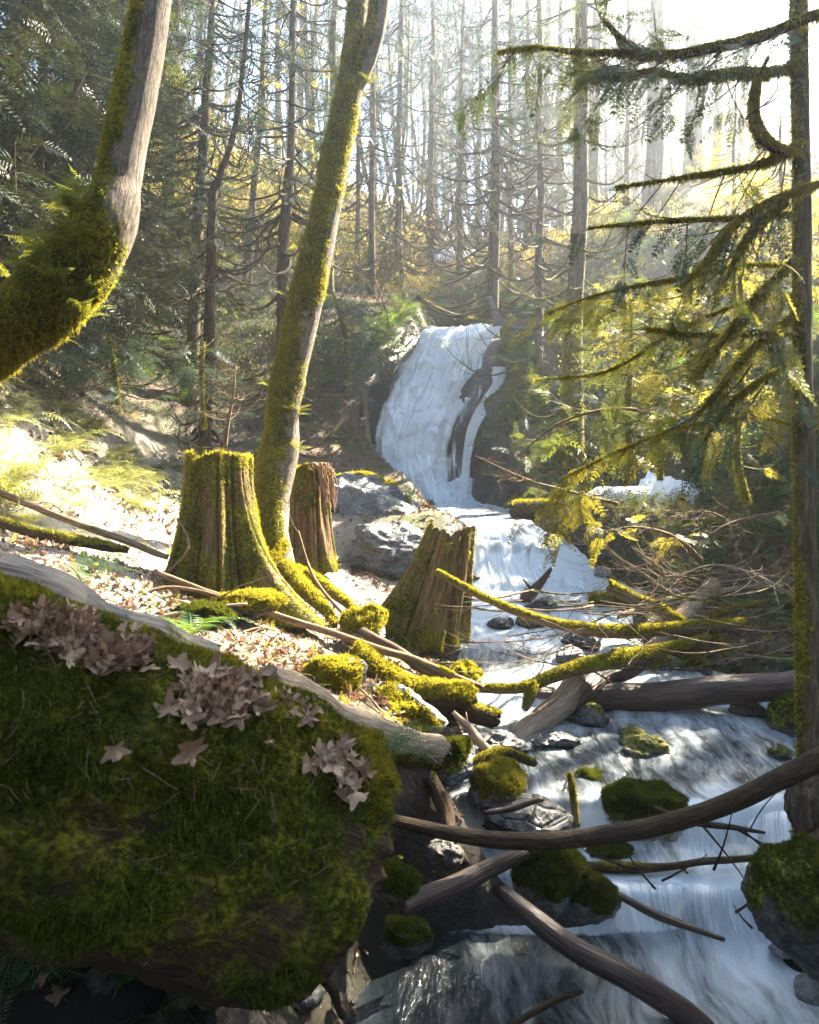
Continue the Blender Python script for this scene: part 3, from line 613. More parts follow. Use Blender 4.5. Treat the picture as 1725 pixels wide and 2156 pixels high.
log('fallen_log', 'smooth dark wet log spanning the right side of the stream', 'log', [(1130, 1468, 7.05, 48), (1300, 1470, 6.98, 60), (1480, 1460, 6.85, 62), (1640, 1445, 6.7, 60), (1800, 1425, 6.5, 66)], 'log_dark', 32, 80, .12, 65, 0., bfreq=3)
log('driftwood_log', 'sunlit pale driftwood log rising from the rapids', 'log', [(1070, 1585, 6.3, 50), (1120, 1532, 6.5, 54), (1175, 1478, 6.7, 52), (1215, 1440, 6.85, 44)], 'pale_wood', 18, 40, .22, 66, .1, 300, stubs=2)
log('driftwood_log', 'dark wet upper piece of driftwood crossing the dark log', 'log', [(1190, 1490, 6.75, 50), (1260, 1440, 7.0, 46), (1345, 1392, 7.3, 34)], 'log_dark', 16, 30, .2, 67)
log('driftwood_log', 'thin pale driftwood leaning behind the mossy branches', 'log', [(1345, 1388, 7.6, 34), (1400, 1335, 7.9, 38), (1500, 1232, 8.5, 40)], 'pale_wood', 14, 30, .2, 68, stubs=2)
log('branch', 'long bowed brown branch sweeping across the lower stream', 'branch', [(770, 1695, 3.95, 20), (880, 1742, 4.1, 28), (1060, 1770, 4.25, 36), (1290, 1756, 4.25, 38), (1500, 1702, 4.15, 41), (1660, 1632, 4.05, 45), (1800, 1560, 3.95, 50)], 'bark_dark', 20, 110, .16, 69, .18, 500, .012, stubs=3)
log('branch', 'dark smooth branch propped from the mud to the mossy boulder', 'branch', [(850, 1905, 3.95, 44), (960, 1860, 4.15, 42), (1095, 1798, 4.4, 34)], 'log_dark', 16, 40, .15, 70)
log('plank', 'flat dark waterlogged plank slanting into the foaming pool', 'plank', [(1050, 1870, 4.25, 34), (1150, 1950, 4.1, 46), (1290, 2040, 4.0, 54), (1440, 2125, 3.95, 50), (1530, 2200, 3.95, 44)], 'log_dark', 10, 50, .2, 71)
log('branch', 'thin brown branch resting on the lip of the lower fall', 'branch', [(1130, 1820, 4.85, 14), (1260, 1826, 4.8, 22), (1400, 1824, 4.75, 17), (1500, 1812, 4.75, 15), (1610, 1804, 4.75, 14)], 'bark_dark', 10, 40, .25, 72, .3, 400, stubs=3)
log('stick', 'slim dark stick standing out of the lower fall', 'stick', [(1180, 1820, 4.6, 9), (1300, 1885, 4.45, 15), (1400, 1930, 4.4, 20), (1525, 1978, 4.35, 9)], 'log_dark', 10, 30, .2, 73)
log('stick', 'stick lying in the dark pool at the bottom edge', 'stick', [(1070, 2162, 3.85, 13), (1150, 2115, 3.95, 16), (1225, 2085, 4.0, 10)], 'bark_dark', 10, 24, .2, 74)
log('branch', 'knobbly mossy branch from the broken stump out over the stream', 'branch', [(918, 1205, 7.15, 14), (1010, 1250, 7.1, 16), (1090, 1288, 7.1, 19), (1180, 1318, 7.1, 22), (1290, 1330, 7.1, 28), (1420, 1322, 7.2, 26), (1570, 1312, 7.5, 20)], 'stick', 12, 70, .3, 75, .95, 5500, .026, .0035, twigs=10, droop=.25)
log('branch', 'bright mossy branch arching over the small fall', 'branch', [(1000, 1452, 6.5, 18), (1110, 1444, 6.6, 24), (1210, 1412, 6.7, 32), (1300, 1386, 6.8, 36), (1400, 1364, 7.0, 26), (1490, 1340, 7.2, 18)], 'stick', 12, 60, .3, 76, 1.05, 7000, .03, .004, twigs=8, droop=.4)
log('branch', 'stubby mossy branch hanging down into the small fall', 'branch', [(1122, 1440, 6.55, 24), (1118, 1465, 6.5, 26), (1106, 1496, 6.5, 14)], 'stick', 10, 14, .3, 77, 1.0, 900, .02)
log('branch', 'straight mossy pole slanting down across the branch tangle', 'branch', [(1285, 1232, 7.9, 24), (1360, 1270, 7.9, 27), (1420, 1302, 7.85, 25), (1480, 1340, 7.8, 20)], 'stick', 12, 40, .2, 78, .85, 2500, .022, .0035)
log('branch', 'short curled mossy bough hanging right of the branch tangle', 'branch', [(1480, 1328, 7.4, 18), (1510, 1350, 7.4, 20), (1532, 1390, 7.4, 12)], 'stick', 10, 18, .3, 79, .95, 900, .022)
log('branch', 'pale slender pole along the far edge of the branch tangle', 'branch', [(1300, 1300, 8.3, 12), (1420, 1262, 8.5, 14), (1560, 1240, 8.7, 14), (1700, 1226, 8.8, 10)], 'pale_wood', 8, 30, .2, 80, twigs=3)
log('branch', 'mossy limb rising right of the branch tangle', 'branch', [(1430, 1330, 8.0, 14), (1520, 1288, 8.1, 18), (1610, 1272, 8.2, 12)], 'stick', 10, 30, .3, 81, .9, 1400, .025)
log('fallen_log', 'mossy green log behind the branch tangle', 'log', [(1240, 1262, 9.4, 34), (1330, 1270, 9.3, 36), (1440, 1276, 9.3, 30)], 'rot', 14, 30, .25, 82, .9, 1800, .03)
log('fallen_log', 'thin log lying across the water below the middle cascade', 'log', [(1030, 1272, 9.6, 18), (1120, 1276, 9.5, 18), (1225, 1272, 9.5, 14)], 'log_dark', 10, 30, .2, 83)
log('driftwood_snag', 'dark forked snag poking from the foot of the middle cascade', 'driftwood', [(1110, 1262, 9.55, 34), (1130, 1236, 9.5, 24), (1160, 1196, 9.45, 8)], 'log_dark', 10, 20, .25, 84, stubs=2)
log('fallen_log', 'thick rotten dark log below the snow patch', 'log', [(1080, 1078, 12.0, 44), (1220, 1088, 11.6, 52), (1380, 1106, 11.0, 52), (1540, 1122, 10.4, 40)], 'rot', 18, 50, .4, 85, .4, 1500, .04, .006)
log('fallen_log', 'lower rotten log with reddish broken side under the snow patch', 'log', [(1100, 1110, 11.6, 24), (1230, 1128, 11.2, 30), (1390, 1156, 10.6, 32), (1500, 1185, 10.2, 24)], 'stump', 16, 50, .35, 86, .3, 800, .04, .006)
log('fallen_log', 'grey lichen spotted log slanting right of the middle cascade', 'log', [(1080, 1110, 12.2, 12), (1170, 1145, 11.8, 15), (1290, 1178, 11.4, 14)], 'grey_wood', 10, 30, .2, 87, .4, 400, .03)
log('fallen_log', 'mossy log propped from the pool up the right bank', 'log', [(1030, 1130, 14.2, 22), (1100, 1050, 14.4, 32), (1190, 965, 14.8, 40)], 'rot', 14, 30, .25, 88, .7, 1500, .04, .006)
log('fallen_log', 'thick dead bough lying along the lip above the falls', 'log', [(880, 625, 20.5, 10), (940, 662, 19.9, 16), (1010, 682, 19.4, 20), (1060, 684, 19.2, 16)], 'bark', 10, 30, .2, 89, .5, 500, .05, stubs=3)
log('fallen_log', 'straight log climbing the slope above the falls', 'log', [(1030, 672, 20.5, 18), (1110, 630, 21.5, 20), (1190, 585, 22.5, 18)], 'bark', 12, 30, .2, 90, .5, 500, .05)
log('driftwood_snag', 'pale fallen limb arching right of the lip of the falls', 'driftwood', [(1030, 625, 18.9, 10), (1050, 672, 18.6, 14), (1090, 692, 18.3, 14), (1150, 704, 18.0, 8)], 'grey_wood', 8, 30, .15, 91)
log('fallen_log', 'mossy pole leaning against the left side of the falls', 'log', [(762, 800, 17.6, 16), (766, 880, 17.1, 22), (776, 960, 16.6, 24), (800, 1035, 16.1, 14)], 'log_dark', 12, 30, .2, 92, .6, 400, .05)
log('stick', 'long straight stick running from the upright stump to the stream', 'stick', [(325, 1205, 6.75, 13), (480, 1262, 6.6, 15), (620, 1306, 6.45, 15), (760, 1352, 6.4, 16), (890, 1398, 6.4, 17), (1015, 1450, 6.4, 16)], 'stick', 12, 70, .15, 93, .25, 700, .014, twigs=0)
log('stick', 'weathered stick lying on the sunlit bank left of the upright stump', 'stick', [(-20, 1030, 7.6, 15), (130, 1092, 7.3, 15), (270, 1142, 7.1, 15), (352, 1172, 7.0, 12)], 'stick', 10, 40, .2, 94, .3, 300, .015)
log('stick', 'forked twig crossing the shaded soil below the upright stump', 'stick', [(235, 1290, 6.2, 6), (330, 1240, 6.5, 8), (420, 1245, 6.55, 8), (510, 1275, 6.5, 8)], 'stick', 8, 30, .2, 95, twigs=2)
log('stick', 'pale twig beneath the forked twig on the shaded soil', 'stick', [(250, 1320, 6.0, 6), (340, 1298, 6.15, 9), (440, 1280, 6.3, 8), (520, 1272, 6.4, 6)], 'pale_wood', 8, 30, .2, 96, twigs=2)
log('stick', 'bent twig propped against the front of the upright stump', 'stick', [(352, 1205, 6.85, 6), (392, 1165, 6.9, 6), (395, 1130, 6.95, 6), (372, 1092, 7.0, 4)], 'stick', 8, 20, .15, 97, twigs=1)
log('stick', 'thin crooked stick leaning between the two stumps', 'stick', [(740, 1310, 7.0, 6), (680, 1245, 7.3, 8), (650, 1190, 7.5, 7), (628, 1118, 7.6, 4)], 'stick', 8, 30, .15, 98, twigs=2)
log('branch', 'broken brown branch lying before the leaning stump', 'branch', [(760, 1330, 6.6, 20), (830, 1366, 6.5, 22), (890, 1405, 6.4, 24), (930, 1432, 6.4, 16)], 'bark', 10, 30, .25, 99, .2, 200, stubs=2)
log('driftwood_snag', 'forked pale root of driftwood by the end of the bare log', 'driftwood', [(955, 1498, 5.6, 8), (985, 1530, 5.55, 20), (1012, 1562, 5.5, 24), (1050, 1598, 5.45, 14)], 'pale_wood', 10, 24, .3, 101, stubs=4, twigs=5)
log('branch', 'short dark mossy branch in front of the driftwood root', 'branch', [(955, 1640, 5.2, 12), (1010, 1600, 5.3, 24), (1060, 1588, 5.4, 24), (1125, 1606, 5.5, 16)], 'bark_dark', 10, 26, .3, 102, .6, 900, .016)
log('branch', 'sunlit rotten limb half buried in the bright bank', 'branch', [(-30, 1085, 7.4, 26), (60, 1120, 7.2, 24), (200, 1150, 7.1, 26), (270, 1160, 7.1, 14)], 'rot', 12, 30, .3, 103, .7, 900, .022)
log('branch', 'upright mossy lichen stick standing in the stream', 'branch', [(1200, 1625, 5.3, 10), (1206, 1670, 5.25, 14), (1212, 1740, 5.2, 18)], 'stick', 8, 20, .3, 104, .8, 500, .014)
log('branch', 'wet blue lit stick lying on the wet bluish rock', 'branch', [(1020, 1712, 4.95, 10), (1080, 1700, 4.95, 15), (1142, 1682, 4.95, 12)], 'log_dark', 8, 20, .2, 105)
log('branch', 'decayed root hanging down the bank right of the fern', 'branch', [(905, 1640, 4.7, 30), (935, 1700, 4.6, 36), (950, 1760, 4.5, 40), (975, 1810, 4.5, 34)], 'rot', 14, 30, .35, 106, .3, 900, .016)
log('branch', 'dark dead limb from the fast water toward the right bank', 'branch', [(1380, 1702, 4.6, 12), (1450, 1728, 4.5, 14), (1540, 1742, 4.4, 12), (1612, 1752, 4.35, 6)], 'bark_dark', 8, 26, .2, 107, stubs=2, twigs=4)

# ------------------------------------------------------------------ stumps
def stump(label, top, base, d0, w_top, w_base, seed, flare=(), jag=.1, flutes=9, moss=.5, nt=6000, notch=None, lean_d=0., hollow=.3, capmoss=True, pw=2.1):
    n, sides = 90, 150
    A, B = P(*base, d0), P(*top, d0+lean_d); sc = d0/FPX
    t = np.linspace(0, 1, n); C = A[None]*(1-t)[:, None]+B[None]*t[:, None]
    C[:, 2] -= 0
    th = np.linspace(0, 2*np.pi, sides, endpoint=False); r0 = w_top*sc/2; r1 = w_base*sc/2
    prof = r0+(r1-r0)*((1-t)**pw)
    r = rng(seed); circ = np.stack([np.cos(th), np.sin(th), 0*th], -1)
    fl = fbm(np.concatenate([circ[:, :2]*1.9, np.full((sides, 1), seed)], 1), 3, seed)*.30+.10*np.sin(th*flutes+r.uniform(0, 6)+1.5*vnoise(circ*2, seed+3))
    crack = -.34*np.clip(np.abs(fbm(np.concatenate([circ[:, :2]*2.7, np.full((sides, 1), seed+9.)], 1), 2, seed+1))*-9+1, 0, 1)
    R = prof[:, None]*(1+(fl+crack)[None]*(.5+.7*(1-t))[:, None])
    for (ang, amt, pf, wd) in flare:                        # buttress roots
        dth = np.angle(np.exp(1j*(th-ang))); R = R+(np.exp(-(dth/wd)**2)[None]*((1-t)**pf)[:, None])*amt*sc
    hi = np.linalg.norm(B-A)
    tc = np.stack(np.broadcast_arrays(np.cos(th)[None]*r0, np.sin(th)[None]*r0, t[:, None]*hi), -1)
    R = R*(1+.05*fbm(tc*np.array([26, 26, 1.6])/max(r0, .1)*.35, 3, seed+2)+.012*fbm(tc*np.array([90, 90, 5]), 2, seed+7))
    V = C[:, None]+np.stack([np.cos(th)[None]*R, np.sin(th)[None]*R, 0*R], -1)
    V[..., 0] += .0
    # the broken rim
    rim = jag*(fbm(np.concatenate([circ[:, :2]*2.2, np.full((sides, 1), seed+2.)], 1), 4, seed+5)+.16*fbm(np.concatenate([circ[:, :2]*9, np.full((sides, 1), seed+2.)], 1), 2, seed+15))
    if notch:
        for (ang, dp, wd) in notch: rim = rim-dp*np.exp(-(np.angle(np.exp(1j*(th-ang)))/wd)**2)
    V = V+(B-A)[None, None]/hi*(rim[None]*(t**3)[:, None])[..., None]
    V = V.reshape(-1, 3); i = np.arange(n-1)[:, None]*sides; j = np.arange(sides)[None]
    Q = np.stack([i+j, i+(j+1) % sides, i+sides+(j+1) % sides, i+sides+j], -1).reshape(-1, 4)
    D = np.tile(circ, (n, 1)); tt = np.repeat(t, sides)
    m = np.clip(moss*(.55+.5*fbm(V*2.3, 3, seed+6))+.5*smooth((tt-.9)/.08)*capmoss+.35*(1-tt)**3+.25*fbm(tc.reshape(-1, 3)*np.array([5, 5, .6]), 3, seed+8), 0, 1.1)
    g = Geo().add(V, Q, tc=tc.reshape(-1, 3), moss=m)
    ring = V[-sides:]; c = ring.mean(0); rows = [ring]; ax_ = (B-A)/hi
    for k, s in enumerate((.94, .85, .7, .5, .3, .08)):
        rows.append(c+(ring-c)*s-ax_*hollow*(1-s**2)*r0-ax_*.06*np.abs(fbm(ring*9+k, 3, seed))[:, None]+(rim*-.0)[:, None])
    VV = np.vstack(rows); i = np.arange(len(rows)-1)[:, None]*sides
    topg = Geo().add(VV, np.stack([i+j, i+(j+1) % sides, i+sides+(j+1) % sides, i+sides+j], -1).reshape(-1, 4), tc=np.stack([VV[:, 0], VV[:, 1], VV[:, 2]*.2], -1), moss=np.full(len(VV), .75*capmoss))
    root = thing('tree_stump', label, 'stump', A)
    part(root, 'trunk', g, M['stump']); part(root, 'top', topg, M['stump'])
    t1 = tufts(g, nt, .022, seed, width=.004, thr=.42, droop=.6, lay=.6)
    if t1: part(root, 'moss', t1, M['moss'])
    if capmoss:
        t2 = tufts(topg, nt//4, .05, seed+1, width=.005, thr=.2, lay=1.2); part(root, 'moss_cap', t2, M['moss'])
    return root, V, c
RT = 0.; FRONT = -np.pi/2
S1, S1V, S1C = stump('tall upright moss streaked stump with a flared right root', (460, 962), (462, 1290), 7.5, 128, 205, 201,
    flare=((FRONT+.95, 150, 3.2, .26), (FRONT+1.25, 70, 2.0, .3), (FRONT-1.1, 40, 2.5, .35), (FRONT+.2, 45, 3, .25)), jag=.07, flutes=8, moss=1.05, nt=20000, pw=1.5)
S2, S2V, S2C = stump('slim orange brown stump behind the mossy leaning tree', (650, 985), (655, 1200), 9.1, 74, 92, 202,
    flare=((FRONT+1., 34, 3, .3),), jag=.10, flutes=6, moss=.6, nt=5000)
S3, S3V, S3C = stump('leaning broken stump with a notched top beside the cascade', (953, 1112), (897, 1348), 7.8, 104, 192, 203,
    flare=((FRONT-1.3, 62, 1.6, .5),), jag=.14, flutes=8, moss=.75, nt=10000, notch=((FRONT+.1, .12, .22), (FRONT+3.3, .1, .4)), hollow=.9, capmoss=False, pw=1.1)

# ------------------------------------------------------------------ leaf shapes
def kite(a, d, w, up):
    """flat leaf from a along d, half width w"""
    s = unit(np.cross(d, up))*w; return [a, a+d*.45+s, a+d, a+d*.45-s]
def spray_shape(pairs, sub=0, droop=.22, wid=.02, spread=.36):
    V = []; up = np.array([0, 0, 1.])
    for k in range(pairs):
        t = (k+.6)/(pairs+.4); a = np.array([t, 0, -droop*t*t]); L = spread*(1-t)**.75*(.75+.25*math.sin(k*2.4))+.06
        for sgn in (-1, 1):
            d = np.array([.62, sgn*.78, -.12])*L
            V += kite(a, d, wid if not sub else wid*.45, up)
            for q in range(sub):
                tq = (q+.7)/(sub+.5); b = a+d*tq
                for s2 in (-1, 1):
                    e = unit(d)*.6+np.array([-d[1], d[0], 0])/L*s2*.75; V += kite(b, e*L*.42*(1-tq*.75), wid*.62, up)
    V += kite(np.array([.9, 0, -droop*.8]), np.array([.14, 0, -.05]), wid, up)
    V = np.array(V); return V, np.arange(len(V)).reshape(-1, 4)
SP1 = spray_shape(9); SP0 = spray_shape(8, 4, .2, .022); SPN = spray_shape(7, 2, .25, .026); SPL = spray_shape(9, 4, .32, .026, .40)
def sprays(g, shape, locs, dirs, lens, seed, flat=.5):
    r = rng(seed); n = len(locs)
    up = unit(np.array([0, 0, 1.])+r.normal(0, flat, (n, 3)))
    B = basis(dirs, up)*np.asarray(lens)[:, None, None]
    return g.addg(inst(shape[0], shape[1], None, B, np.asarray(locs)))
def limb_path(a, d, L, sag, curl, r, n=8):
    t = np.linspace(0, 1, n)[:, None]; side = unit(np.cross(d, [0, 0, 1.]))
    return a+d*L*t+np.array([0, 0, 1.])*L*(-sag*np.sin(t*2.2)+curl*t**3)+side*L*.08*np.sin(t*5+r.uniform(0, 6))*r.normal()
def spray_on(g, path, shape, step, ln, r, seed, t0=.25, droop=.3):
    seg = np.linalg.norm(np.diff(path, axis=0), axis=1).sum(); k = max(2, int(seg/step)); t = r.uniform(t0, 1, k)
    Pp = np.stack([np.interp(t, np.linspace(0, 1, len(path)), path[:, c]) for c in range(3)], 1)
    tg = unit(np.gradient(path, axis=0)); Tg = np.stack([np.interp(t, np.linspace(0, 1, len(path)), tg[:, c]) for c in range(3)], 1)
    sd = unit(np.cross(Tg, [0, 0, 1.]))*r.choice([-1, 1], k)[:, None]
    d = unit(Tg*r.uniform(.2, .9, (k, 1))+sd*r.uniform(.3, 1, (k, 1))+np.stack([0*t, 0*t, r.normal(-droop, .2, k)], 1))
    sprays(g, shape, Pp, d, ln*r.uniform(.6, 1.25, k)*(1.1-.45*t), seed)

def conifer(label, px, d, wpx, toppx, live, top, blen, ndead, nlive, mat='cedar_blue', seed=0, step=.16, ln=.5, mossy=.3, shape=SP1, mid=None, group=None, dead0=.8, barkm='bark', xy=None, nt=0, deadlen=1., name='conifer_tree', side=None, sag=.18):
    r = rng(seed+900)
    if xy is None: x0, y0 = (px-CX)/FPX*d, d
    else: x0, y0 = xy
    z0 = float(gz(x0, y0)[0])-.15; A = np.array([x0, y0, z0]); live = max(live, z0+1.3); top = max(top, live+3)
    if xy is None: q = P(toppx, 0, d); slope = (q-A)/(q[2]-z0)
    else: slope = np.array([toppx, 0, 1.])
    B = A+slope*(top-z0); rb = wpx*d/FPX/2 if xy is None else wpx/2
    pts = [A, A*.75+B*.25, A*.5+B*.5, A*.25+B*.75, B]
    if mid is not None: pts = [A]+[P(*m) for m in mid]+[B]
    C = catmull(pts, 60)+0
    C[:, 0] += .25*rb*np.interp(np.linspace(0, 9, 60), np.arange(10), r.normal(0, 1, 10))
    t = np.linspace(0, 1, 60); R = rb*(1-.75*t)+rb*.55*np.exp(-t*(top-z0)/.35); R[-1] *= .3
    root = thing(name, label, 'tree', A, group)
    mf = (lambda V, D: np.clip(mossy*(.7+.5*D[:, 0]*-1)+.5*fbm(V*1.4, 3, seed)+.4*np.exp(-(V[:, 2]-z0)/1.2), 0, 1.1))
    tg = tube(C, R, 14, .2, 5, seed, True, mf); part(root, 'trunk', tg, M[barkm])
    if nt:
        tm_ = tufts(tg, nt, .06, seed, width=.008, thr=.45, droop=.4)
        if tm_: part(root, 'moss', tm_, M['moss'])
    limbs = Geo(); crown = Geo()
    def at(z):
        k = np.interp(z, C[:, 2], np.arange(60)); i = int(k); return C[i]+(C[min(i+1, 59)]-C[i])*(k-i), R[i]
    for k in range(ndead+nlive):
        dead = k < ndead
        z = r.uniform(z0+dead0, min(live+1.5, top)) if dead else live+(top-live)*r.uniform(0, 1)**.9
        c, rr = at(z); az = r.uniform(0, 2*np.pi)
        if side is not None and r.random() < .7: az = side+r.normal(0, .6)
        dr = unit(np.array([math.cos(az), math.sin(az), r.normal(.05, .15)]))
        L = (deadlen*r.uniform(.5, 1.5)) if dead else blen*(1-.75*((z-live)/max(top-live, .1)))*r.uniform(.7, 1.2)
        pth = limb_path(c, dr, L, sag+.1*dead, .42 if dead else .15, r)
        limbs.addg(tube(pth, np.linspace(min(rr*.35, .014+.014*L), .004, 8), 5, 0, cap=False, moss=mossy*1.1 if dead else mossy*.6))
        if dead:
            for _ in range(r.integers(3, 8)):
                i = r.integers(2, 8); dd = unit(pth[min(i, 7)]-pth[i-1]+r.normal(0, .25, 3)); l2 = r.uniform(.15, .5)*L
                limbs.addg(tube(limb_path(pth[i], dd, l2, .1, .4, r, 5), np.linspace(.008, .0025, 5), 4, 0, cap=False, moss=mossy))
        else: spray_on(crown, pth, shape, step, ln, r, seed*77+k)
    if limbs.n: part(root, 'crown', limbs, M[barkm])  # boughs and dead branches along the whole trunk, merged
    if crown.n: part(root, 'foliage', crown, M[mat])
    return root

def bare_tree_geo(h, r0, seed, spread=.5, levels=3, droop=0.):
    r = rng(seed); trunk = Geo(); tw = Geo()
    def grow(a, d, L, R, lev):
        n = 7; t = np.linspace(0, 1, n)[:, None]; b = r.normal(0, .12, 3)
        pth = a+d*L*t+b*L*np.sin(t*3.)*.5; pth[:, 2] += L*.1*t[:, 0]**2
        (trunk if lev == 0 else tw).addg(tube(pth, np.linspace(R, R*(.35 if lev == 0 else .25), n), 9 if lev == 0 else (5 if lev == 1 else 3), .1*(lev == 0), seed=seed, cap=False, moss=.5 if lev < 2 else .2))
        if lev < levels:
            for _ in range((9, 6, 5)[lev] if lev < 3 else 0):
                u = r.uniform(.3 if lev == 0 else .15, .98); i = u*(n-1); p0 = pth[int(i)]+(pth[min(int(i)+1, n-1)]-pth[int(i)])*(i-int(i))
                dd = unit(d*r.uniform(.4, .9)+r.normal(0, spread, 3)+[0, 0, .15]); grow(p0, dd, L*r.uniform(.3, .55), R*(1-.6*u)*.45, lev+1)
    grow(np.zeros(3), unit(np.array([r.normal(0, .06), r.normal(0, .06), 1.])), h, r0, 0)
    return trunk, tw

# ------------------------------------------------------------------ ferns
def frond_geo(L, pairs, arch, wid, seed, leaf=.3, foldup=.15):
    """one arching frond along +x"""
    r = rng(seed); V = []
    t = np.linspace(0, 1, pairs+1); el = arch*(1-1.9*t)                     # climbs, then hangs over
    x = np.concatenate([[0], np.cumsum(np.cos(el[:-1]))])*L/pairs; z = np.concatenate([[0], np.cumsum(np.sin(el[:-1]))])*L/pairs
    for k in range(1, pairs+1):
        s = t[k]; l = leaf*L*math.sin(math.pi*min(1, .12+.95*s)**.75)*(1.05-s*.35)+.01*L
        if s < .12: continue
        a = np.array([x[k], 0, z[k]]); ax_ = np.array([x[k]-x[k-1], 0, z[k]-z[k-1]])/(L/pairs)
        for g_ in (-1, 1):
            d = unit(ax_*.28+np.array([0, g_, 0])+np.array([0, 0, foldup*r.uniform(-1, 1)-.1]))*l*r.uniform(.9, 1.1); w_ = ax_*wid*L*(1-.5*s)
            V += [a-w_*.8, a+d*.6-w_*.6, a+d, a+d*.5+w_]
    for k in range(0, pairs-1, 2):
        a = np.array([x[k], 0, z[k]]); b = np.array([x[k+2] if k+2 <= pairs else x[-1], 0, z[k+2] if k+2 <= pairs else z[-1]]); s = np.array([0, .006*L+.001, 0]); V += [a-s, b-s, b+s, a+s]
    V = np.array(V); return V, np.arange(len(V)).reshape(-1, 4)
def fern_geo(seed, n=11, L=.6, arch=1.0, spread=2*math.pi, az0=0., pairs=22, leaf=.17, wid=.017):
    r = rng(seed); g = Geo()
    for k in range(n):
        V, Q = frond_geo(L*r.uniform(.7, 1.15), pairs, arch*r.uniform(.6, 1.2), wid, seed*50+k, leaf)
        az = az0+(k/n-.5)*spread+r.normal(0, .2); c, s = math.cos(az), math.sin(az); ro = r.normal(0, .25)
        V = np.stack([V[:, 0], V[:, 1]*math.cos(ro)-V[:, 2]*math.sin(ro), V[:, 2]*math.cos(ro)+abs(math.sin(ro))*V[:, 1]*.2], 1)
        g.add(np.stack([V[:, 0]*c-V[:, 1]*s, V[:, 0]*s+V[:, 1]*c, V[:, 2]], 1), Q)
    return g
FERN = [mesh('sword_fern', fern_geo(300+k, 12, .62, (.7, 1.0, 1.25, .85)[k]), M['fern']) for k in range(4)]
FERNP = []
for k in range(4): m_ = FERN[k].copy(); m_.name = 'sunlit_tint_sword_fern'; m_.materials.clear(); m_.materials.append(M['fern_sunlit']); FERNP.append(m_)
LICO = [mesh('licorice_fern', fern_geo(320+k, 4, .28, .5, 2.2, 0, 14, .24, .03), M['fern_gold']) for k in range(3)]
def place(me, name, loc, scale, rot, label=None, cat=None, group=None, parent=None, kind=None):
    o = bpy.data.objects.new(name, me); COL.objects.link(o); loc = np.array(loc, float)
    if parent is not None:
        off = np.zeros(3); p_ = parent
        while p_ is not None: off = off+np.array(p_.location); p_ = p_.parent
        o.parent = parent; loc = loc-off
    o.location = [float(v) for v in loc]; o.scale = (scale,)*3 if np.isscalar(scale) else scale; o.rotation_euler = rot
    return tag(o, label, cat, group, kind)
rf = rng(9)
def fern(px, py, s, label, group=None, d=None, gold=False):
    q = hit(px, py) if d is None else P(px, py, d)
    if q is None: return
    n_ = gnorm(q[0], q[1])[0]; k = int(rf.integers(0, 4))
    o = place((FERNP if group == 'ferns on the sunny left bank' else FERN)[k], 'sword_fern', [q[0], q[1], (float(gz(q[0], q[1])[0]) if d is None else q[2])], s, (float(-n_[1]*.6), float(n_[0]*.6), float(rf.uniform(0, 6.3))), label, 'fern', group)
    return o
fern(400, 1345, 1.0, 'bright sword fern behind the grey log, below the upright stump')
fern(820, 1590, .62, 'dark green sword fern hanging beside the broken end of the giant log', d=4.1)
fern(335, 1000, 1.0, 'pale sunlit fern beside the trail left of the upright stump')
fern(190, 1215, .7, 'low fern on the sunlit bank just above the grey log')
fern(545, 1250, .5, 'small fern growing in front of the upright stump')
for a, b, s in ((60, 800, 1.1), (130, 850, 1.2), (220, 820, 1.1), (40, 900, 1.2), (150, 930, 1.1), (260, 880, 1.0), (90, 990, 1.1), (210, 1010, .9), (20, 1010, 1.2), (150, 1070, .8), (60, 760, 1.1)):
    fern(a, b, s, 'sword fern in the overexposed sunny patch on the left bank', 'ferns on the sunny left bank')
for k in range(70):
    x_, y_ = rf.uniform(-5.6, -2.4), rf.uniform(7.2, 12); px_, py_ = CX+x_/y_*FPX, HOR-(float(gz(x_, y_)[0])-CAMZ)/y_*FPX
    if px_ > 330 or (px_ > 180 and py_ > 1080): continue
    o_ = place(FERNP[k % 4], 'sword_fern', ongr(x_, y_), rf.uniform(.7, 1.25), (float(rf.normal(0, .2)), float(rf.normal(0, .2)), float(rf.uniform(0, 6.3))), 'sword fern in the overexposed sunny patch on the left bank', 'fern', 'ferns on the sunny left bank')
for a, b, s in ((160, 720, 1.5), (230, 700, 1.6), (260, 770, 1.3), (330, 720, 1.3), (110, 680, 1.4), (300, 800, 1.2), (420, 760, 1.2), (480, 640, 1.3), (520, 800, 1.), (410, 640, 1.3), (560, 700, 1.2), (380, 850, 1.1), (660, 720, 1.1), (700, 640, 1.2), (730, 700, 1.0), (690, 800, 1.)):
    fern(a, b, s, 'sword fern on the shaded brown slope left of the falls', 'ferns on the shaded left slope')
for k in range(120):
    a, b = rf.uniform(1080, 1725), rf.uniform(420, 1010)
    if b > 950 and a > 1250: continue
    if b < 420+max(0, 1250-a)*.5: continue
    fern(a, b, rf.uniform(.8, 1.4), 'sword fern on the steep right hand slope behind the branches', 'ferns on the right slope')
for k in range(26):
    a, b = rf.uniform(1560, 1725), rf.uniform(780, 1330); fern(a, b, rf.uniform(.5, .8), 'small fern on the bare bank beside the right conifer', 'ferns on the right bank')
for k in range(40):
    a, b = rf.uniform(850, 1250), rf.uniform(540, 690); fern(a, b, rf.uniform(.8, 1.3), 'fern on the brown slope above the falls', 'ferns above the falls')

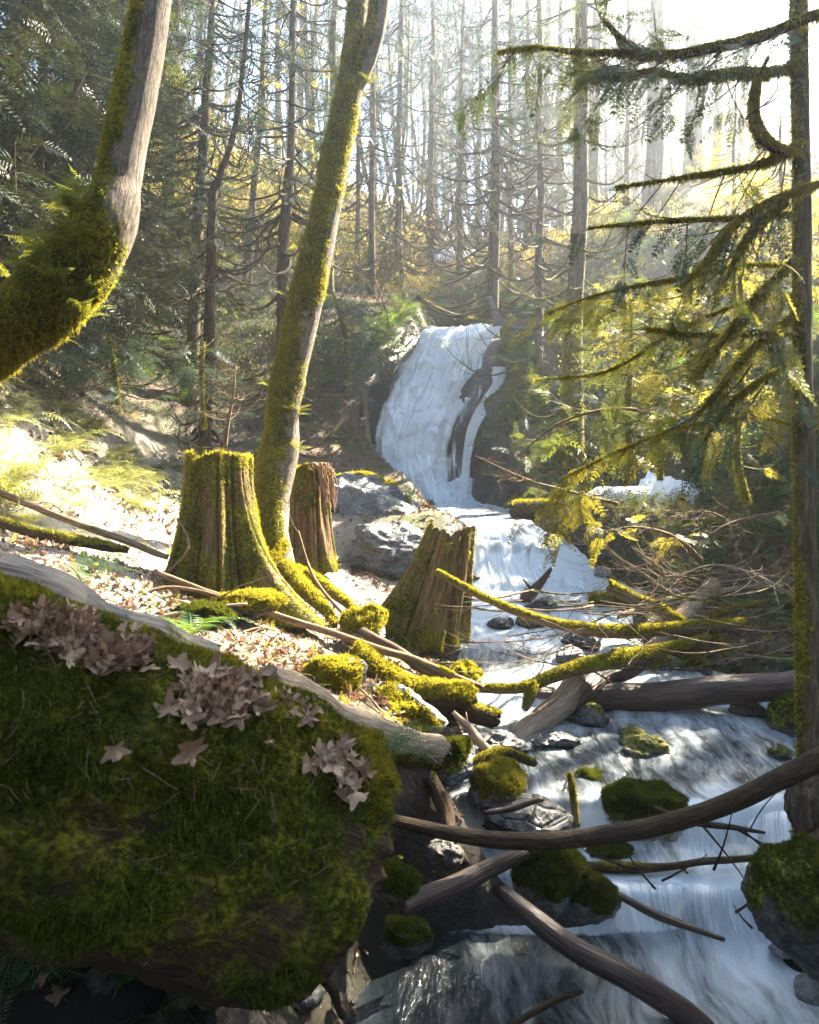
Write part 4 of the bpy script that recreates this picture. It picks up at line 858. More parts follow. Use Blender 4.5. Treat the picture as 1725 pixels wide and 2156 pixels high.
# ------------------------------------------------------------------ leading trees
def moss_side(seed, side, base=.5, k=.6):
    sd = unit(np.array(side, float)); return lambda V, D: np.clip(base+k*(D@sd)+.45*fbm(V*2.6, 3, seed), 0, 1.15)
def hung_fern(root, p, d, s, seed):
    r = rng(seed); az = math.atan2(d[1], d[0])
    place(LICO[seed % 3], 'fern', p, s, (float(r.normal(0, .2)), float(-.25+r.normal(0, .25)), az), parent=root)
def big_tree(label, pts, seed, mossf, nt, nl, sides=64, n=160, bump=.14, ferns=0, fs=1., barkm='bark_pale', lump=None, width=.0045, sidefern=(-1, -.4, 0)):
    C, R = px_path(pts, n)
    t = np.linspace(0, 1, n); R = R*.86*(1+.09*fbm(np.stack([t*14, t*0, t*0], -1), 3, seed))
    g = tube(C, R, sides, bump, 3, seed, True, mossf); V, Q, T, A = g.arr()
    Dn = unit(V[:n*sides]-np.repeat(C, sides, 0)); mm = A['moss'][:n*sides]
    V[:n*sides] += Dn*(np.clip(mm-.4, 0, .5)*np.repeat(R, sides)*.16*(1+1.2*fbm(V[:n*sides]*5, 3, seed+1)))[:, None]
    g = Geo().add(V, Q, T, **A)
    low = C[np.argmin(C[:, 2])]
    root = thing('mossy_tree', label, 'tree', low)
    tr = part(root, 'trunk', g, M[barkm])
    a = tufts(g, nt, nl, seed, width=width, thr=.48, lay=.9, droop=.2)
    b = tufts(g, nt//7, nl*1.5, seed+1, width=width*.8, thr=.6, droop=.9, lay=.8)
    part(root, 'moss', a.addg(b), M['moss'])
    r = rng(seed+5)
    for k in range(ferns):
        i = r.integers(n//12, n-n//4); d = unit(np.array(sidefern)*r.uniform(-.35, 1)+r.normal(0, .6, 3)); hung_fern(root, C[i]+d*R[i]*.95, d, fs*r.uniform(.6, 1.15), int(r.integers(0, 9999)))
    return root, C, R
T1, T1C, T1R = big_tree('huge bent mossy maple trunk curving up the left edge', [(-560, 1250, 4.3, 250), (-430, 1000, 4.2, 215), (-250, 830, 4.05, 195), (-100, 755, 4.0, 180), (20, 690, 3.95, 168), (110, 622, 3.95, 160), (180, 545, 3.95, 156), (228, 465, 3.95, 138), (250, 390, 4.0, 104), (266, 300, 4.05, 106), (287, 200, 4.1, 96), (307, 100, 4.15, 88), (321, 0, 4.2, 86), (338, -160, 4.3, 80), (350, -400, 4.4, 74)],
    401, lambda V, D: np.clip(.55-.75*D[:, 0]*np.clip((V[:, 2]-3.3)/1.2, .0, 1)+.30*np.clip(1-(V[:, 2]-3.5)/1., 0, 1)+.45*fbm(V*2.4, 3, 5), 0, 1.1), 40000, .013, 72, 220, ferns=0, width=.004)
r_ = rng(55)
for k in range(34):
    i = int(r_.integers(42, 88)) if k < 17 else int(r_.integers(88, 116))
    d = unit(np.array([-.6, -.65, .55])+r_.normal(0, .35, 3)) if k % 4 else unit(np.array([.75, -.45, -.5])+r_.normal(0, .25, 3))
    if i >= 88: d = unit(np.array([-1., -.45, .1])+r_.normal(0, .2, 3))
    hung_fern(T1, T1C[i]+d*T1R[i]*1.2, d, r_.uniform(.45, .75), 600+k)
T2, T2C, T2R = big_tree('slanting mossy tree between the two upright stumps', [(612, 1265, 7.9, 34), (598, 1190, 8.2, 52), (578, 1110, 8.4, 62), (572, 1050, 8.5, 80), (582, 985, 8.55, 92), (594, 925, 8.55, 84), (600, 850, 8.5, 72), (622, 740, 8.5, 74), (650, 610, 8.5, 74), (682, 470, 8.5, 68), (704, 350, 8.5, 66), (726, 245, 8.5, 62), (742, 165, 8.5, 62), (750, 80, 8.5, 50), (757, -40, 8.5, 46), (770, -260, 8.5, 40)],
    402, lambda V, D: np.clip(.84-.5*D[:, 0]+.5*fbm(V*1.9, 3, 7), 0, 1.1), 30000, .028, 56, 200, ferns=0, width=.0048)
C_, R_ = px_path([(742, 195, 8.5, 40), (772, 122, 8.45, 42), (794, 45, 8.4, 40), (810, -60, 8.4, 38), (836, -260, 8.4, 34)], 50)
g_ = tube(C_, R_, 32, .16, 4, 9, True, lambda V, D: np.clip(.55-.5*D[:, 0]+.4*fbm(V*2, 3, 8), 0, 1)); li = part(T2, 'limb', g_, M['bark_pale']); part(T2, 'moss', tufts(g_, 2500, .04, 9, width=.006, thr=.5), M['moss'])
for k in range(30):
    i = int(r_.integers(55, 185)); d = unit(np.array([(-1 if r_.random() < .65 else 1), -.5, .15])+r_.normal(0, .3, 3)); hung_fern(T2, T2C[i]+d*T2R[i], d, r_.uniform(.5, 1.), 700+k)
for k, pts in enumerate(([(600, 1195, 8.1, 34), (640, 1240, 7.6, 30), (690, 1290, 7.2, 22), (705, 1318, 7.0, 12)], [(600, 1150, 8.25, 36), (560, 1210, 7.9, 30), (540, 1270, 7.7, 18)], [(598, 1200, 8.2, 36), (650, 1215, 8.0, 30), (720, 1262, 7.6, 20), (760, 1300, 7.4, 10)])):
    C_, R_ = px_path(pts, 30); g_ = tube(C_, R_, 16, .3, 4, 30+k, True, topmoss(.9, k)); part(T2, 'root', g_, M['bark_pale']); part(T2, 'moss', tufts(g_, 1800, .035, 30+k, width=.005), M['moss'])

def limb(root, pts, seed, moss=.95, nt=2500, ln=.03, tw=14, sp=0, shape=SPL, mat='cedar_backlit', sln=.25, n=40, droop=.8, barkm='bark_dark', twl=(.2, .7), width=.0035, name='limb'):
    C, R = px_path(pts, n); R = R*.72; r = rng(seed); g = tube(C, R, 12, .3, 5, seed, True, topmoss(moss, seed, top=.35) if moss else 0)
    o = part(root, name, g, M[barkm])
    tws = Geo(); cr = Geo()
    for k in range(tw):
        i = int(r.integers(n//6, n-1)); tg = unit(C[min(i+1, n-1)]-C[i-1]); d = unit(tg*.7+r.normal(0, .5, 3)+[0, 0, -.25]); pth = limb_path(C[i], d, r.uniform(*twl), .15, .1, r, 7)
        tws.addg(tube(pth, np.linspace(min(R[i]*.4, .006), .0015, 7), 4, 0, cap=False, moss=.45))
        if sp: spray_on(cr, pth, shape, .11, sln, r, seed*31+k, .2, .5)
    if sp: spray_on(cr, C, shape, .16, sln, r, seed*33, .35, .5)
    if tws.n: part(o, 'sprays', tws, M['stick'])  # bare twigs of the limb, merged into one mesh
    if cr.n: part(o, 'foliage', cr, M[mat])
    if nt:
        t = tufts(g, nt, ln, seed, width=width, thr=.35, droop=droop)
        if t: part(o, 'moss', t, M['moss'])
    return o
C_, R_ = px_path([(1712, 1790, 4.7, 78), (1706, 1700, 4.85, 64), (1705, 1600, 5, 50), (1700, 1300, 5, 45), (1693, 1000, 5, 42), (1690, 700, 5, 39), (1687, 300, 5, 36), (1682, 0, 5, 34), (1678, -400, 5, 30), (1670, -1000, 5, 20)], 160)
T3 = thing('conifer_tree', 'slim conifer at the right edge with mossy limbs reaching left', 'tree', C_[0])
g_ = tube(C_, R_, 28, .14, 5, 403, True, lambda V, D: np.clip(.28-.3*D[:, 0]+.4*fbm(V*2.2, 3, 9)+.5*np.clip((V[:, 2]-4.6), 0, .8), 0, 1)); part(T3, 'trunk', g_, M['bark']); part(T3, 'moss', tufts(g_, 6000, .025, 403, width=.0035, thr=.42, droop=.4), M['moss'])
g_ = rock_geo(P(1705, 1690, 4.75), (.13, .12, .22), 405, 5, .35, 0, .2); V_, Q_, T_, A_ = g_.arr()
part(T3, 'root_burl', Geo().add(V_, None, T_, tc=V_, moss=A_['moss']), M['bark'])
for k, (pts, sp, tw) in enumerate((
    ([(1780, 10, 4.5, 28), (1690, 42, 4.6, 34), (1600, 78, 4.7, 36), (1500, 100, 4.8, 32), (1400, 116, 4.9, 22), (1320, 92, 5., 18), (1270, 40, 5.1, 10)], 1, 16),
    ([(1420, 116, 4.9, 24), (1330, 112, 5, 20), (1230, 112, 5.1, 14), (1120, 100, 5.2, 8), (1050, 110, 5.3, 5)], 1, 14),
    ([(1688, 135, 5, 28), (1620, 150, 4.95, 26), (1540, 152, 4.95, 26), (1440, 165, 5, 26), (1370, 150, 5.05, 14), (1250, 160, 5.1, 6)], 1, 12),
    ([(1690, 322, 5, 26), (1650, 318, 4.9, 30), (1608, 292, 4.85, 30), (1588, 240, 4.85, 20), (1592, 180, 4.85, 15), (1618, 120, 4.9, 8)], 0, 6),
    ([(1690, 300, 4.95, 20), (1600, 345, 4.9, 14), (1450, 372, 5, 11), (1300, 395, 5.1, 8)], 0, 10),
    ([(1760, 380, 4.7, 22), (1680, 402, 4.75, 24), (1590, 442, 4.7, 25), (1530, 490, 4.7, 20), (1490, 545, 4.7, 13), (1440, 600, 4.8, 6)], 1, 9),
    ([(1655, 425, 4.8, 14), (1600, 470, 4.75, 18), (1560, 530, 4.7, 13), (1530, 590, 4.7, 6)], 0, 16),
    ([(1688, 452, 5, 18), (1600, 458, 4.9, 18), (1500, 462, 4.9, 15), (1380, 468, 4.9, 12), (1240, 480, 5, 5)], 1, 9),
    ([(1690, 535, 5, 18), (1630, 590, 4.85, 24), (1570, 660, 4.75, 24), (1520, 720, 4.7, 12), (1470, 790, 4.7, 6)], 1, 7),
    ([(1690, 648, 5, 14), (1620, 705, 4.9, 18), (1560, 765, 4.8, 16), (1470, 870, 4.8, 10), (1380, 920, 4.9, 5)], 1, 9),
    ([(1690, 708, 5, 10), (1600, 700, 4.9, 9), (1480, 705, 4.9, 7), (1360, 690, 4.9, 4)], 1, 12),
    ([(1690, 760, 5, 11), (1620, 790, 4.9, 12), (1540, 850, 4.8, 8), (1480, 930, 4.8, 4)], 1, 8),
    ([(1690, 560, 5, 10), (1560, 560, 5, 9), (1400, 590, 5.1, 7), (1260, 620, 5.2, 5), (1150, 660, 5.3, 3)], 1, 12),
    ([(1690, 620, 5, 10), (1560, 640, 5.2, 8), (1420, 700, 5.4, 7), (1280, 780, 5.6, 5), (1130, 800, 5.8, 3)], 1, 12),
    ([(1695, 900, 5, 9), (1580, 880, 5.1, 8), (1430, 900, 5.3, 6), (1280, 960, 5.5, 4), (1180, 1010, 5.6, 3)], 1, 16))):
    limb(T3, pts, 420+k, nt=int(1500+70*max(p_[3] for p_ in pts)), ln=.032, width=.0045, sp=sp, tw=tw, mat=('cedar_backlit', 'cedar', 'cedar_backlit', 'cedar_blue')[k % 4] if k > 2 else 'cedar', droop=1.0 if k in (0, 2, 3, 5) else .6)

# young trees and hanging twigs on the right
def sapling(label, pts, seed, nb, L, mat, barkm='stick', sp=1, ln=.3, moss=.7, name='young_tree', cat='tree', shape=SP0, updown=0., n=40, step=.09):
    C, R = px_path(pts, n); r = rng(seed); root = thing(name, label, cat, C[0])
    g = tube(C, R, 8, .2, 5, seed, True, moss); part(root, 'trunk', g, M[barkm])
    bo = Geo(); cr = Geo()
    for k in range(nb):
        i = int(r.integers(n//6, n-1)); az = r.uniform(0, 6.28); d = unit(np.array([math.cos(az), math.sin(az), r.normal(.1+updown, .25)])); pth = limb_path(C[i], d, L*r.uniform(.4, 1.1)*(1.2-.8*i/n), .15, .15, r, 7)
        bo.addg(tube(pth, np.linspace(max(R[i]*.4, .003), .0015, 7), 4, 0, cap=False, moss=moss))
        if sp: spray_on(cr, pth, shape, step, ln, r, seed*13+k, .2, .35)
        else:
            for _ in range(4):
                j = int(r.integers(2, 7)); bo.addg(tube(limb_path(pth[j], unit(d+r.normal(0, .5, 3)), L*.4*r.uniform(.4, 1), .05, .2, r, 5), np.linspace(.003, .001, 5), 3, 0, cap=False, moss=moss*.5))
    part(root, 'crown', bo, M[barkm])  # boughs and their side twigs, merged
    if cr.n: part(root, 'foliage', cr, M[mat])
    if moss > .5:
        t = tufts(g, 1500, .03, seed, width=.004, thr=.2, droop=.5)
        if t: part(root, 'moss', t, M['moss'])
    return root
sapling('mossy crooked sapling lit golden on the right bank', [(1572, 1060, 8.6, 18), (1552, 960, 8.6, 15), (1560, 820, 8.6, 14), (1562, 680, 8.6, 12), (1556, 540, 8.6, 8)], 501, 26, .8, 'cedar_backlit', ln=.26, step=.22)
sapling('leafy cedar sapling right of the falls, below the mossy trunk', [(1330, 1010, 11.5, 16), (1322, 880, 11.3, 14), (1330, 720, 11.2, 10), (1325, 600, 11.2, 5)], 502, 40, 1.5, 'cedar', ln=.45, shape=SPN)
sapling('golden cedar sapling on the slope between the two right trunks', [(1390, 1010, 11, 14), (1385, 860, 10.9, 12), (1372, 700, 10.8, 8), (1366, 600, 10.8, 4)], 503, 46, 1.4, 'cedar_backlit', ln=.4, shape=SPN)
sapling('low bright cedar bough fanning out over the rotten logs', [(1480, 1180, 8.6, 9), (1420, 1130, 8.4, 7), (1340, 1110, 8.3, 5), (1270, 1120, 8.2, 3)], 504, 14, .5, 'cedar_backlit', name='cedar_bough', cat='branch', ln=.28, moss=.3)
sapling('drooping twiggy bough beside the snow patch', [(1640, 1080, 8.2, 8), (1580, 1090, 8.1, 6), (1520, 1110, 8., 5), (1450, 1160, 7.9, 3)], 505, 12, .45, 'cedar', name='cedar_bough', cat='branch', ln=.24, moss=.3)
sapling('thin leafless bough hanging before the pool under the falls', [(1300, 1060, 7.5, 7), (1200, 1035, 7.3, 6), (1110, 1010, 7.2, 5), (1000, 960, 7.1, 3)], 506, 16, .6, 'cedar', name='hanging_bough', cat='branch', sp=0, moss=.1)
sapling('dark leafy bough hanging right of the falls', [(1420, 880, 7.2, 8), (1300, 860, 7.1, 7), (1180, 890, 7., 5), (1090, 960, 6.9, 3)], 507, 14, .5, 'cedar', name='hanging_bough', cat='branch', ln=.28, moss=.2)
sapling('arching bare twig below the snow patch', [(1240, 1120, 10, 6), (1300, 1170, 9.6, 6), (1400, 1240, 9.0, 6), (1480, 1290, 8.6, 3)], 508, 18, .9, 'cedar', name='bare_shrub', cat='shrub', sp=0, moss=.1)
sapling('pale bare shrub leaning from the right bank over the branch tangle', [(1690, 1270, 7.4, 8), (1600, 1215, 7.5, 6), (1500, 1190, 7.6, 4), (1390, 1230, 7.7, 2)], 515, 26, 1.1, 'cedar', sp=0, moss=.2, name='bare_shrub', cat='shrub', barkm='pale_wood')
sapling('bare shrub with arching stems under the crooked sapling', [(1600, 1180, 8.4, 7), (1560, 1120, 8.4, 6), (1500, 1080, 8.4, 4), (1420, 1080, 8.3, 2)], 516, 24, .9, 'cedar', sp=0, moss=.3, name='bare_shrub', cat='shrub', updown=.1)
sapling('leafless twiggy shrub above the branch tangle', [(1560, 1300, 8.2, 8), (1500, 1250, 8.3, 6), (1400, 1200, 8.4, 4), (1330, 1150, 8.6, 2)], 509, 22, 1.2, 'cedar', name='bare_shrub', cat='shrub', sp=0, moss=.1)
sapling('twiggy sapling growing from the top of the upright stump', [(474, 942, 7.5, 10), (482, 880, 7.5, 7), (492, 830, 7.5, 5), (496, 770, 7.5, 2)], 510, 26, .42, 'cedar', sp=0, moss=.15, updown=.35)
sapling('young blue green hemlock on the shaded slope behind the upright stump', [(430, 900, 11.5, 10), (425, 800, 11.5, 8), (430, 720, 11.5, 3)], 511, 36, .9, 'cedar_blue', ln=.35, shape=SPN)
sapling('low hemlock bush at the far left of the shaded slope', [(250, 850, 10.5, 10), (240, 770, 10.5, 8), (230, 700, 10.5, 3)], 512, 40, 1.1, 'cedar_blue', ln=.4, shape=SPN)
sapling('drooping hemlock on the slope left of the falls', [(735, 800, 16.5, 10), (725, 700, 16.3, 9), (700, 610, 16.2, 3)], 513, 44, 1.6, 'cedar_blue', ln=.5, shape=SPN)
sapling('leafless brown shrub at the top left of the falls', [(820, 690, 18.5, 5), (810, 640, 18.4, 4), (790, 590, 18.4, 2)], 514, 34, 1.5, 'cedar', sp=0, moss=.2, name='bare_shrub', cat='shrub', updown=.2)
for a_, b_ in ((800, 725), (815, 740), (780, 735), (832, 690), (850, 664), (812, 715), (790, 700), (845, 640), (870, 655)): fern(a_, b_, 1.5, 'dark fern overhanging the left side of the lip of the falls', 'ferns left of the lip')
# dried fronds on the slim stump
C_ = S2C; g_ = Geo(); r_ = rng(71)
for k in range(26):
    a = C_+np.array([r_.uniform(.02, .22), r_.uniform(-.25, 0), .05]); q = np.array([a+np.array([.12*t+.02*r_.normal(), -.08*t, .06*t-.62*t*t*r_.uniform(.5, 1)]) for t in np.linspace(0, 1, 7)])
    g_.addg(tube(q, np.linspace(.012, .006, 7), 5, .5, 20, k, False))
V_, Q_, T_, A_ = g_.arr(); solo('dried_fronds', Geo().add(V_, Q_, T_), M['needle_dry'], 'dried brown fronds hanging off the top of the slim stump', 'dead fern')
# snow
def snow_patch(label, pts, seed, d):
    pts = np.array(pts, float); q = np.array([P(a, b, d) for a, b in pts]); c = q.mean(0); n_ = 40; th = np.linspace(0, 2*np.pi, n_, endpoint=False)
    ang = np.arctan2(q[:, 2]-c[2], q[:, 0]-c[0]); rad = np.hypot(q[:, 0]-c[0], q[:, 2]-c[2]); o_ = np.argsort(ang); R = np.interp(th, ang[o_], rad[o_], period=2*np.pi)
    rows = []
    for k, s in enumerate(np.linspace(1, .02, 14)):
        rr = R*s*(1+.28*fbm(np.stack([np.cos(th)*3, np.sin(th)*3, 0*th+seed], -1), 3, seed)*s)
        x = c[0]+np.cos(th)*rr; z = c[2]+np.sin(th)*rr; y = d+(z-c[2])*1.5
        h = .10*(1-s**3)+.05*fbm(np.stack([x*3, y*3, 0*x], -1), 3, seed); rows.append(np.stack([x, y-h*.5, z+h-.03], -1))
    VV = np.vstack(rows); i = np.arange(13)[:, None]*n_; j = np.arange(n_)[None]
    solo('snow_patch', Geo().add(VV, np.stack([i+j, i+(j+1) % n_, i+n_+(j+1) % n_, i+n_+j], -1).reshape(-1, 4)), M['snow'], label, 'snow')
snow_patch('bright remnant of old snow on the right bank behind the rotten log', [(1245, 1040), (1290, 1015), (1350, 1030), (1420, 1000), (1440, 1010), (1425, 1050), (1520, 1050), (1510, 1075), (1440, 1080), (1350, 1060), (1290, 1055)], 5, 12.4)
snow_patch('far remnant of snow on the hillside above the falls', [(905, 545), (930, 525), (990, 515), (1010, 520), (960, 545), (930, 560)], 8, 34)

# ------------------------------------------------------------------ forest trees, each at its measured place
conifer('straight mossy trunk right of the falls, thickest on the right slope', 1208, 14.2, 46, 1222, 9.2, 17, 1.6, 46, 30, 'cedar', 1, mossy=.55, nt=7000, deadlen=1.1, ln=.45)
conifer('hazy trunk standing at the lip of the falls', 1036, 19.6, 26, 1046, 10.5, 20, 1.7, 56, 60, 'cedar_blue', 2, deadlen=1.8)
conifer('thin hazy pole of a tree just right of the lip trunk', 1076, 24, 13, 1076, 16, 22, 1.6, 64, 24, 'cedar_blue', 3, deadlen=1.6)
conifer('slender grey trunk between the lip trunk and the mossy trunk', 1134, 17.4, 20, 1140, 9, 18, 1.6, 50, 56, 'cedar_blue', 4, deadlen=1.6)
conifer('stout pale trunk on the sunny ridge', 1372, 22.5, 40, 1384, 22, 27, 1.2, 8, 6, 'cedar_blue', 5, mossy=.1, dead0=4)
conifer('dark broad footed trunk on the ridge against the brightest sky', 1455, 25, 42, 1464, 24, 29, 1.5, 10, 8, 'cedar', 6, mossy=.1, dead0=4)
conifer('faint trunk just right of the straight mossy trunk', 1250, 26, 28, 1256, 20, 26, 1.6, 36, 14, 'cedar_blue', 7)
conifer('thin snag on the ridge left of the stout pale trunk', 1318, 25, 11, 1325, 23, 26, 1., 22, 2, 'cedar', 8)
conifer('narrow trunk on the ridge right of the broad footed trunk', 1508, 27, 20, 1520, 24, 29, 1.6, 14, 10, 'cedar', 9)
conifer('slim trunk near the right edge of the ridge', 1560, 26, 14, 1575, 24, 29, 1.6, 16, 10, 'cedar_backlit', 10)
conifer('hemlock with a dark straight trunk behind the slanting mossy tree', 584, 13.6, 30, 618, 6.6, 14, 1.9, 44, 60, 'cedar_blue', 11, mid=[(598, 520, 13.6), (612, 250, 13.6)], deadlen=1.2, sag=.25)
conifer('hemlock with a mossy brown trunk, centre of the left grove', 388, 15, 30, 452, 7.0, 15, 2.1, 40, 100, 'cedar_blue', 12, deadlen=1.3, sag=.25)
conifer('black crooked trunk leaning right in the left grove', 432, 13, 24, 532, 8.8, 13, 1.4, 26, 40, 'cedar_blue', 13, mid=[(450, 470, 13), (462, 370, 13), (500, 240, 13)], barkm='bark_dark', deadlen=1.2)
conifer('brown trunk rising beside the bent maple', 338, 17, 30, 372, 8, 16, 2.2, 30, 100, 'cedar_blue', 14)
conifer('slim trunk at the back of the left grove', 520, 20, 18, 560, 11, 18, 2., 40, 46, 'cedar_backlit', 15)
conifer('tall trunk seen just left of the slanting mossy tree top', 690, 20, 26, 706, 10.5, 19, 1.8, 40, 40, 'cedar_blue', 16)
conifer('thin trunk right of the slanting mossy tree', 780, 22, 17, 786, 13, 20, 1.5, 44, 26, 'cedar_blue', 17)
conifer('thinner trunk close behind the thin trunk', 752, 25, 12, 757, 14, 22, 1.5, 40, 26, 'cedar_backlit', 18)
conifer('sunlit thin trunk glimpsed through the dark left foliage', 196, 20, 11, 200, 9, 18, 1.8, 20, 46, 'cedar', 19)
conifer('dark dense cedar at the left edge', 30, 10.5, 34, 30, 3.2, 13, 2.6, 0, 190, 'cedar_shaded', 20, ln=.6, step=.11, sag=.3)
conifer('dark dense cedar behind the bent maple', 150, 12.5, 34, 150, 4.2, 15, 2.8, 0, 190, 'cedar_shaded', 21, ln=.6, step=.12, sag=.3)
conifer('dark cedar filling the top left corner', 90, 14, 30, 95, 7, 17, 3.0, 0, 170, 'cedar_shaded', 38, ln=.65, step=.12, sag=.3)
conifer('dark cedar outside the left edge', -170, 9.0, 34, -180, 2.6, 12, 2.6, 0, 150, 'cedar_shaded', 22, ln=.6, step=.12, sag=.3)
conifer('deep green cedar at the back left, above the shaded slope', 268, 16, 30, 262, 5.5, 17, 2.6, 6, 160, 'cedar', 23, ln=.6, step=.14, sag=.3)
# conifers added, mostly out of view, to shade the near stream and the giant log
def pq(p, q): return (math.cos(SUN_AZ)*p+math.sin(SUN_AZ)*q, -math.sin(SUN_AZ)*p+math.cos(SUN_AZ)*q)
conifer('golden backlit conifer at the upper right edge', 0, 0, .34, 0, 9, 17, 1.35, 10, 150, 'cedar_backlit', 24, xy=pq(-2.3, 17), step=.10, ln=.55)
conifer('bushy conifer outside the right edge, farther up the bank', 0, 0, .3, 0, 5.5, 11.8, 1.8, 0, 150, 'cedar', 25, xy=pq(-1.5, 15.5), step=.10, ln=.6)
conifer('bushy conifer outside the right edge, on the near bank', 0, 0, .3, 0, 3., 9.5, 2.2, 0, 120, 'cedar', 26, xy=pq(.6, 14), step=.11, ln=.6)
conifer('bushy conifer outside the right edge, highest on the bank', 0, 0, .3, 0, 6.5, 13, 1.9, 0, 110, 'cedar_backlit', 27, xy=pq(-.8, 19.5), step=.11, ln=.6)
conifer('bushy conifer beyond the right frame, beside the pool', 0, 0, .3, 0, 2.2, 11, 2.2, 0, 120, 'cedar', 28, xy=pq(2.2, 11), step=.12, ln=.6)
conifer('golden understorey conifer behind the right limbs', 1640, 13.5, 16, 1650, 4.8, 8.4, 1.3, 6, 70, 'cedar_backlit', 29, step=.11, ln=.42)
conifer('small golden conifer under the ridge, left of the right limbs', 1545, 15.5, 14, 1550, 6.6, 10.2, 1.2, 10, 46, 'cedar_backlit', 30, step=.12, ln=.42)

conifer('tall conifer outside the right edge with its crown above the others', 0, 0, .3, 0, 13.6, 18.5, 1.2, 0, 90, 'cedar', 36, xy=pq(-3.35, 17), step=.1, ln=.55)  # unseen tree added to keep sun off the grey log
for k, (px_, d_, w_, lb) in enumerate(((838, 27, 18, 'hazy hemlock far left of the lip trunk'), (905, 31, 16, 'hazy hemlock behind the far snow patch'), (968, 28, 15, 'hazy hemlock just left of the lip trunk'), (1005, 35, 16, 'faint hemlock behind the lip trunk'), (1108, 29, 16, 'hazy hemlock between the thin pole and the slender grey trunk'), (1175, 30, 18, 'hazy hemlock behind the straight mossy trunk'))):
    conifer(lb, px_, d_, w_, px_+6, 10.5+1.3*(k % 3), 24, (2.0, 2.4, 1.7)[k % 3], 34, 85, 'cedar_blue', 70+k, deadlen=1.5, ln=.7, step=.2, sag=.3)
for k, (p_, q_) in enumerate(((.9, 14), (2.7, 13), (4.6, 12.5))):  # unseen cedars added to keep sun off the ground behind the viewer
    conifer(('tall cedar on the right bank outside the frame, nearest the stream', 'tall cedar on the right bank outside the frame, middle of three', 'tall cedar on the right bank outside the frame, nearest the viewer')[k], 0, 0, .4, 0, 8.5, 18, 2.3, 0, 130, 'cedar', 80+k, xy=pq(p_, q_), ln=.7, step=.13)
conifer('very tall cedar high on the right bank outside the frame', 0, 0, .45, 0, 16.9, 25, 1.9, 0, 120, 'cedar', 85, xy=pq(-1.1, 20), ln=.7, step=.12)  # added, out of view, to cut sun bounce onto the giant log
conifer('very tall slim cedar highest on the right bank outside the frame', 0, 0, .4, 0, 18, 25, 1.1, 0, 90, 'cedar', 86, xy=pq(-2.7, 21), ln=.6, step=.11)  # second unseen cedar added against the same bounce
# unseen cedars added behind and over the viewer to block skylight from the near bank
back = conifer('dense cedar standing behind the viewer on the near slope', 0, 0, .4, 0, 3.2, 15, 3., 0, 150, 'cedar', 35, xy=(-3.5, -2.5), ln=.8, step=.16, group='cedars behind the viewer')
for x, y in ((1.5, -4), (6, -3), (-7.5, 0), (-8, 4.5), (-1.5, -7), (4.5, -8), (-6.5, -6.5), (9, -6.5), (7.5, .5)):
    o = copy_tree(back); o.location = (x, y, float(gz(x, y)[0])); o.rotation_euler = (0, 0, x*3.7+y)
over = conifer('tall cedar roofing over the viewer', 0, 0, .45, 0, 6.3, 16, 3.3, 0, 170, 'cedar', 37, xy=(-2.6, -1.6), ln=.9, step=.15, group='cedars roofing over the viewer')
o = copy_tree(over); o.location = (2.3, -1.9, float(gz(2.3, -1.9)[0])); o.rotation_euler = (0, 0, 2.2)
# far forest: a few kinds, copied
def proto(fn, name):
    root = fn(); return root
far = rng(123)
def far_bare(k):
    t_, w_ = bare_tree_geo((15, 18, 13)[k], (.085, .11, .065)[k], 60+k, (.5, .42, .6)[k]); root = thing('bare_tree', 'far leafless tree in the bright haze beyond the falls', 'tree', (0, 0, 0), 'leafless trees beyond the falls')
    part(root, 'trunk', t_, M['bark_pale']); part(root, 'crown', w_, M['stick']); return root
def spread(root, spots, s0, s1):
    for i, (x, y) in enumerate(spots):
        o = root if i == 0 else copy_tree(root); s = far.uniform(s0, s1); o.location = (x, y, float(gz(x, y)[0])-.2); o.scale = (s, s, s*far.uniform(.9, 1.15)); o.rotation_euler = (far.normal(0, .03), far.normal(0, .03), far.uniform(0, 6.28))
def spots_px(n, x0, x1, d0, d1):
    out = []
    while len(out) < n:
        d = far.uniform(d0, d1); x = (far.uniform(x0, x1)-CX)/FPX*d; p_ = math.cos(SUN_AZ)*x-math.sin(SUN_AZ)*d; q_ = math.sin(SUN_AZ)*x+math.cos(SUN_AZ)*d
        if -10 < p_ < -2.2 and q_ < 38: continue          # the gap in the wood that lets the sun onto the stumps
        out.append((x, d))
    return out
for k in range(3): spread(far_bare(k), spots_px(26, 230, 1050, 26, 75)+spots_px(46, 850, 1750, 42, 95)+spots_px(22, 1180, 1760, 40, 80), .7, 1.2)
def far_con(k):
    r0 = conifer('far conifer standing in the bright haze', 0, 0, (.42, .36)[k], 0, float(gz(0, 60+k*9)[0])+4, float(gz(0, 60+k*9)[0])+(24, 19)[k], 2.0, 24, 70, ('cedar_blue', 'cedar_backlit')[k], 40+k, xy=(0, 60+k*9), ln=.9, step=.28, group='conifers in the far haze'); return r0
for k in range(2): spread(far_con(k), spots_px(9, 100, 800, 30, 70)+spots_px(13, 820, 1750, 40, 80), .7, 1.1)
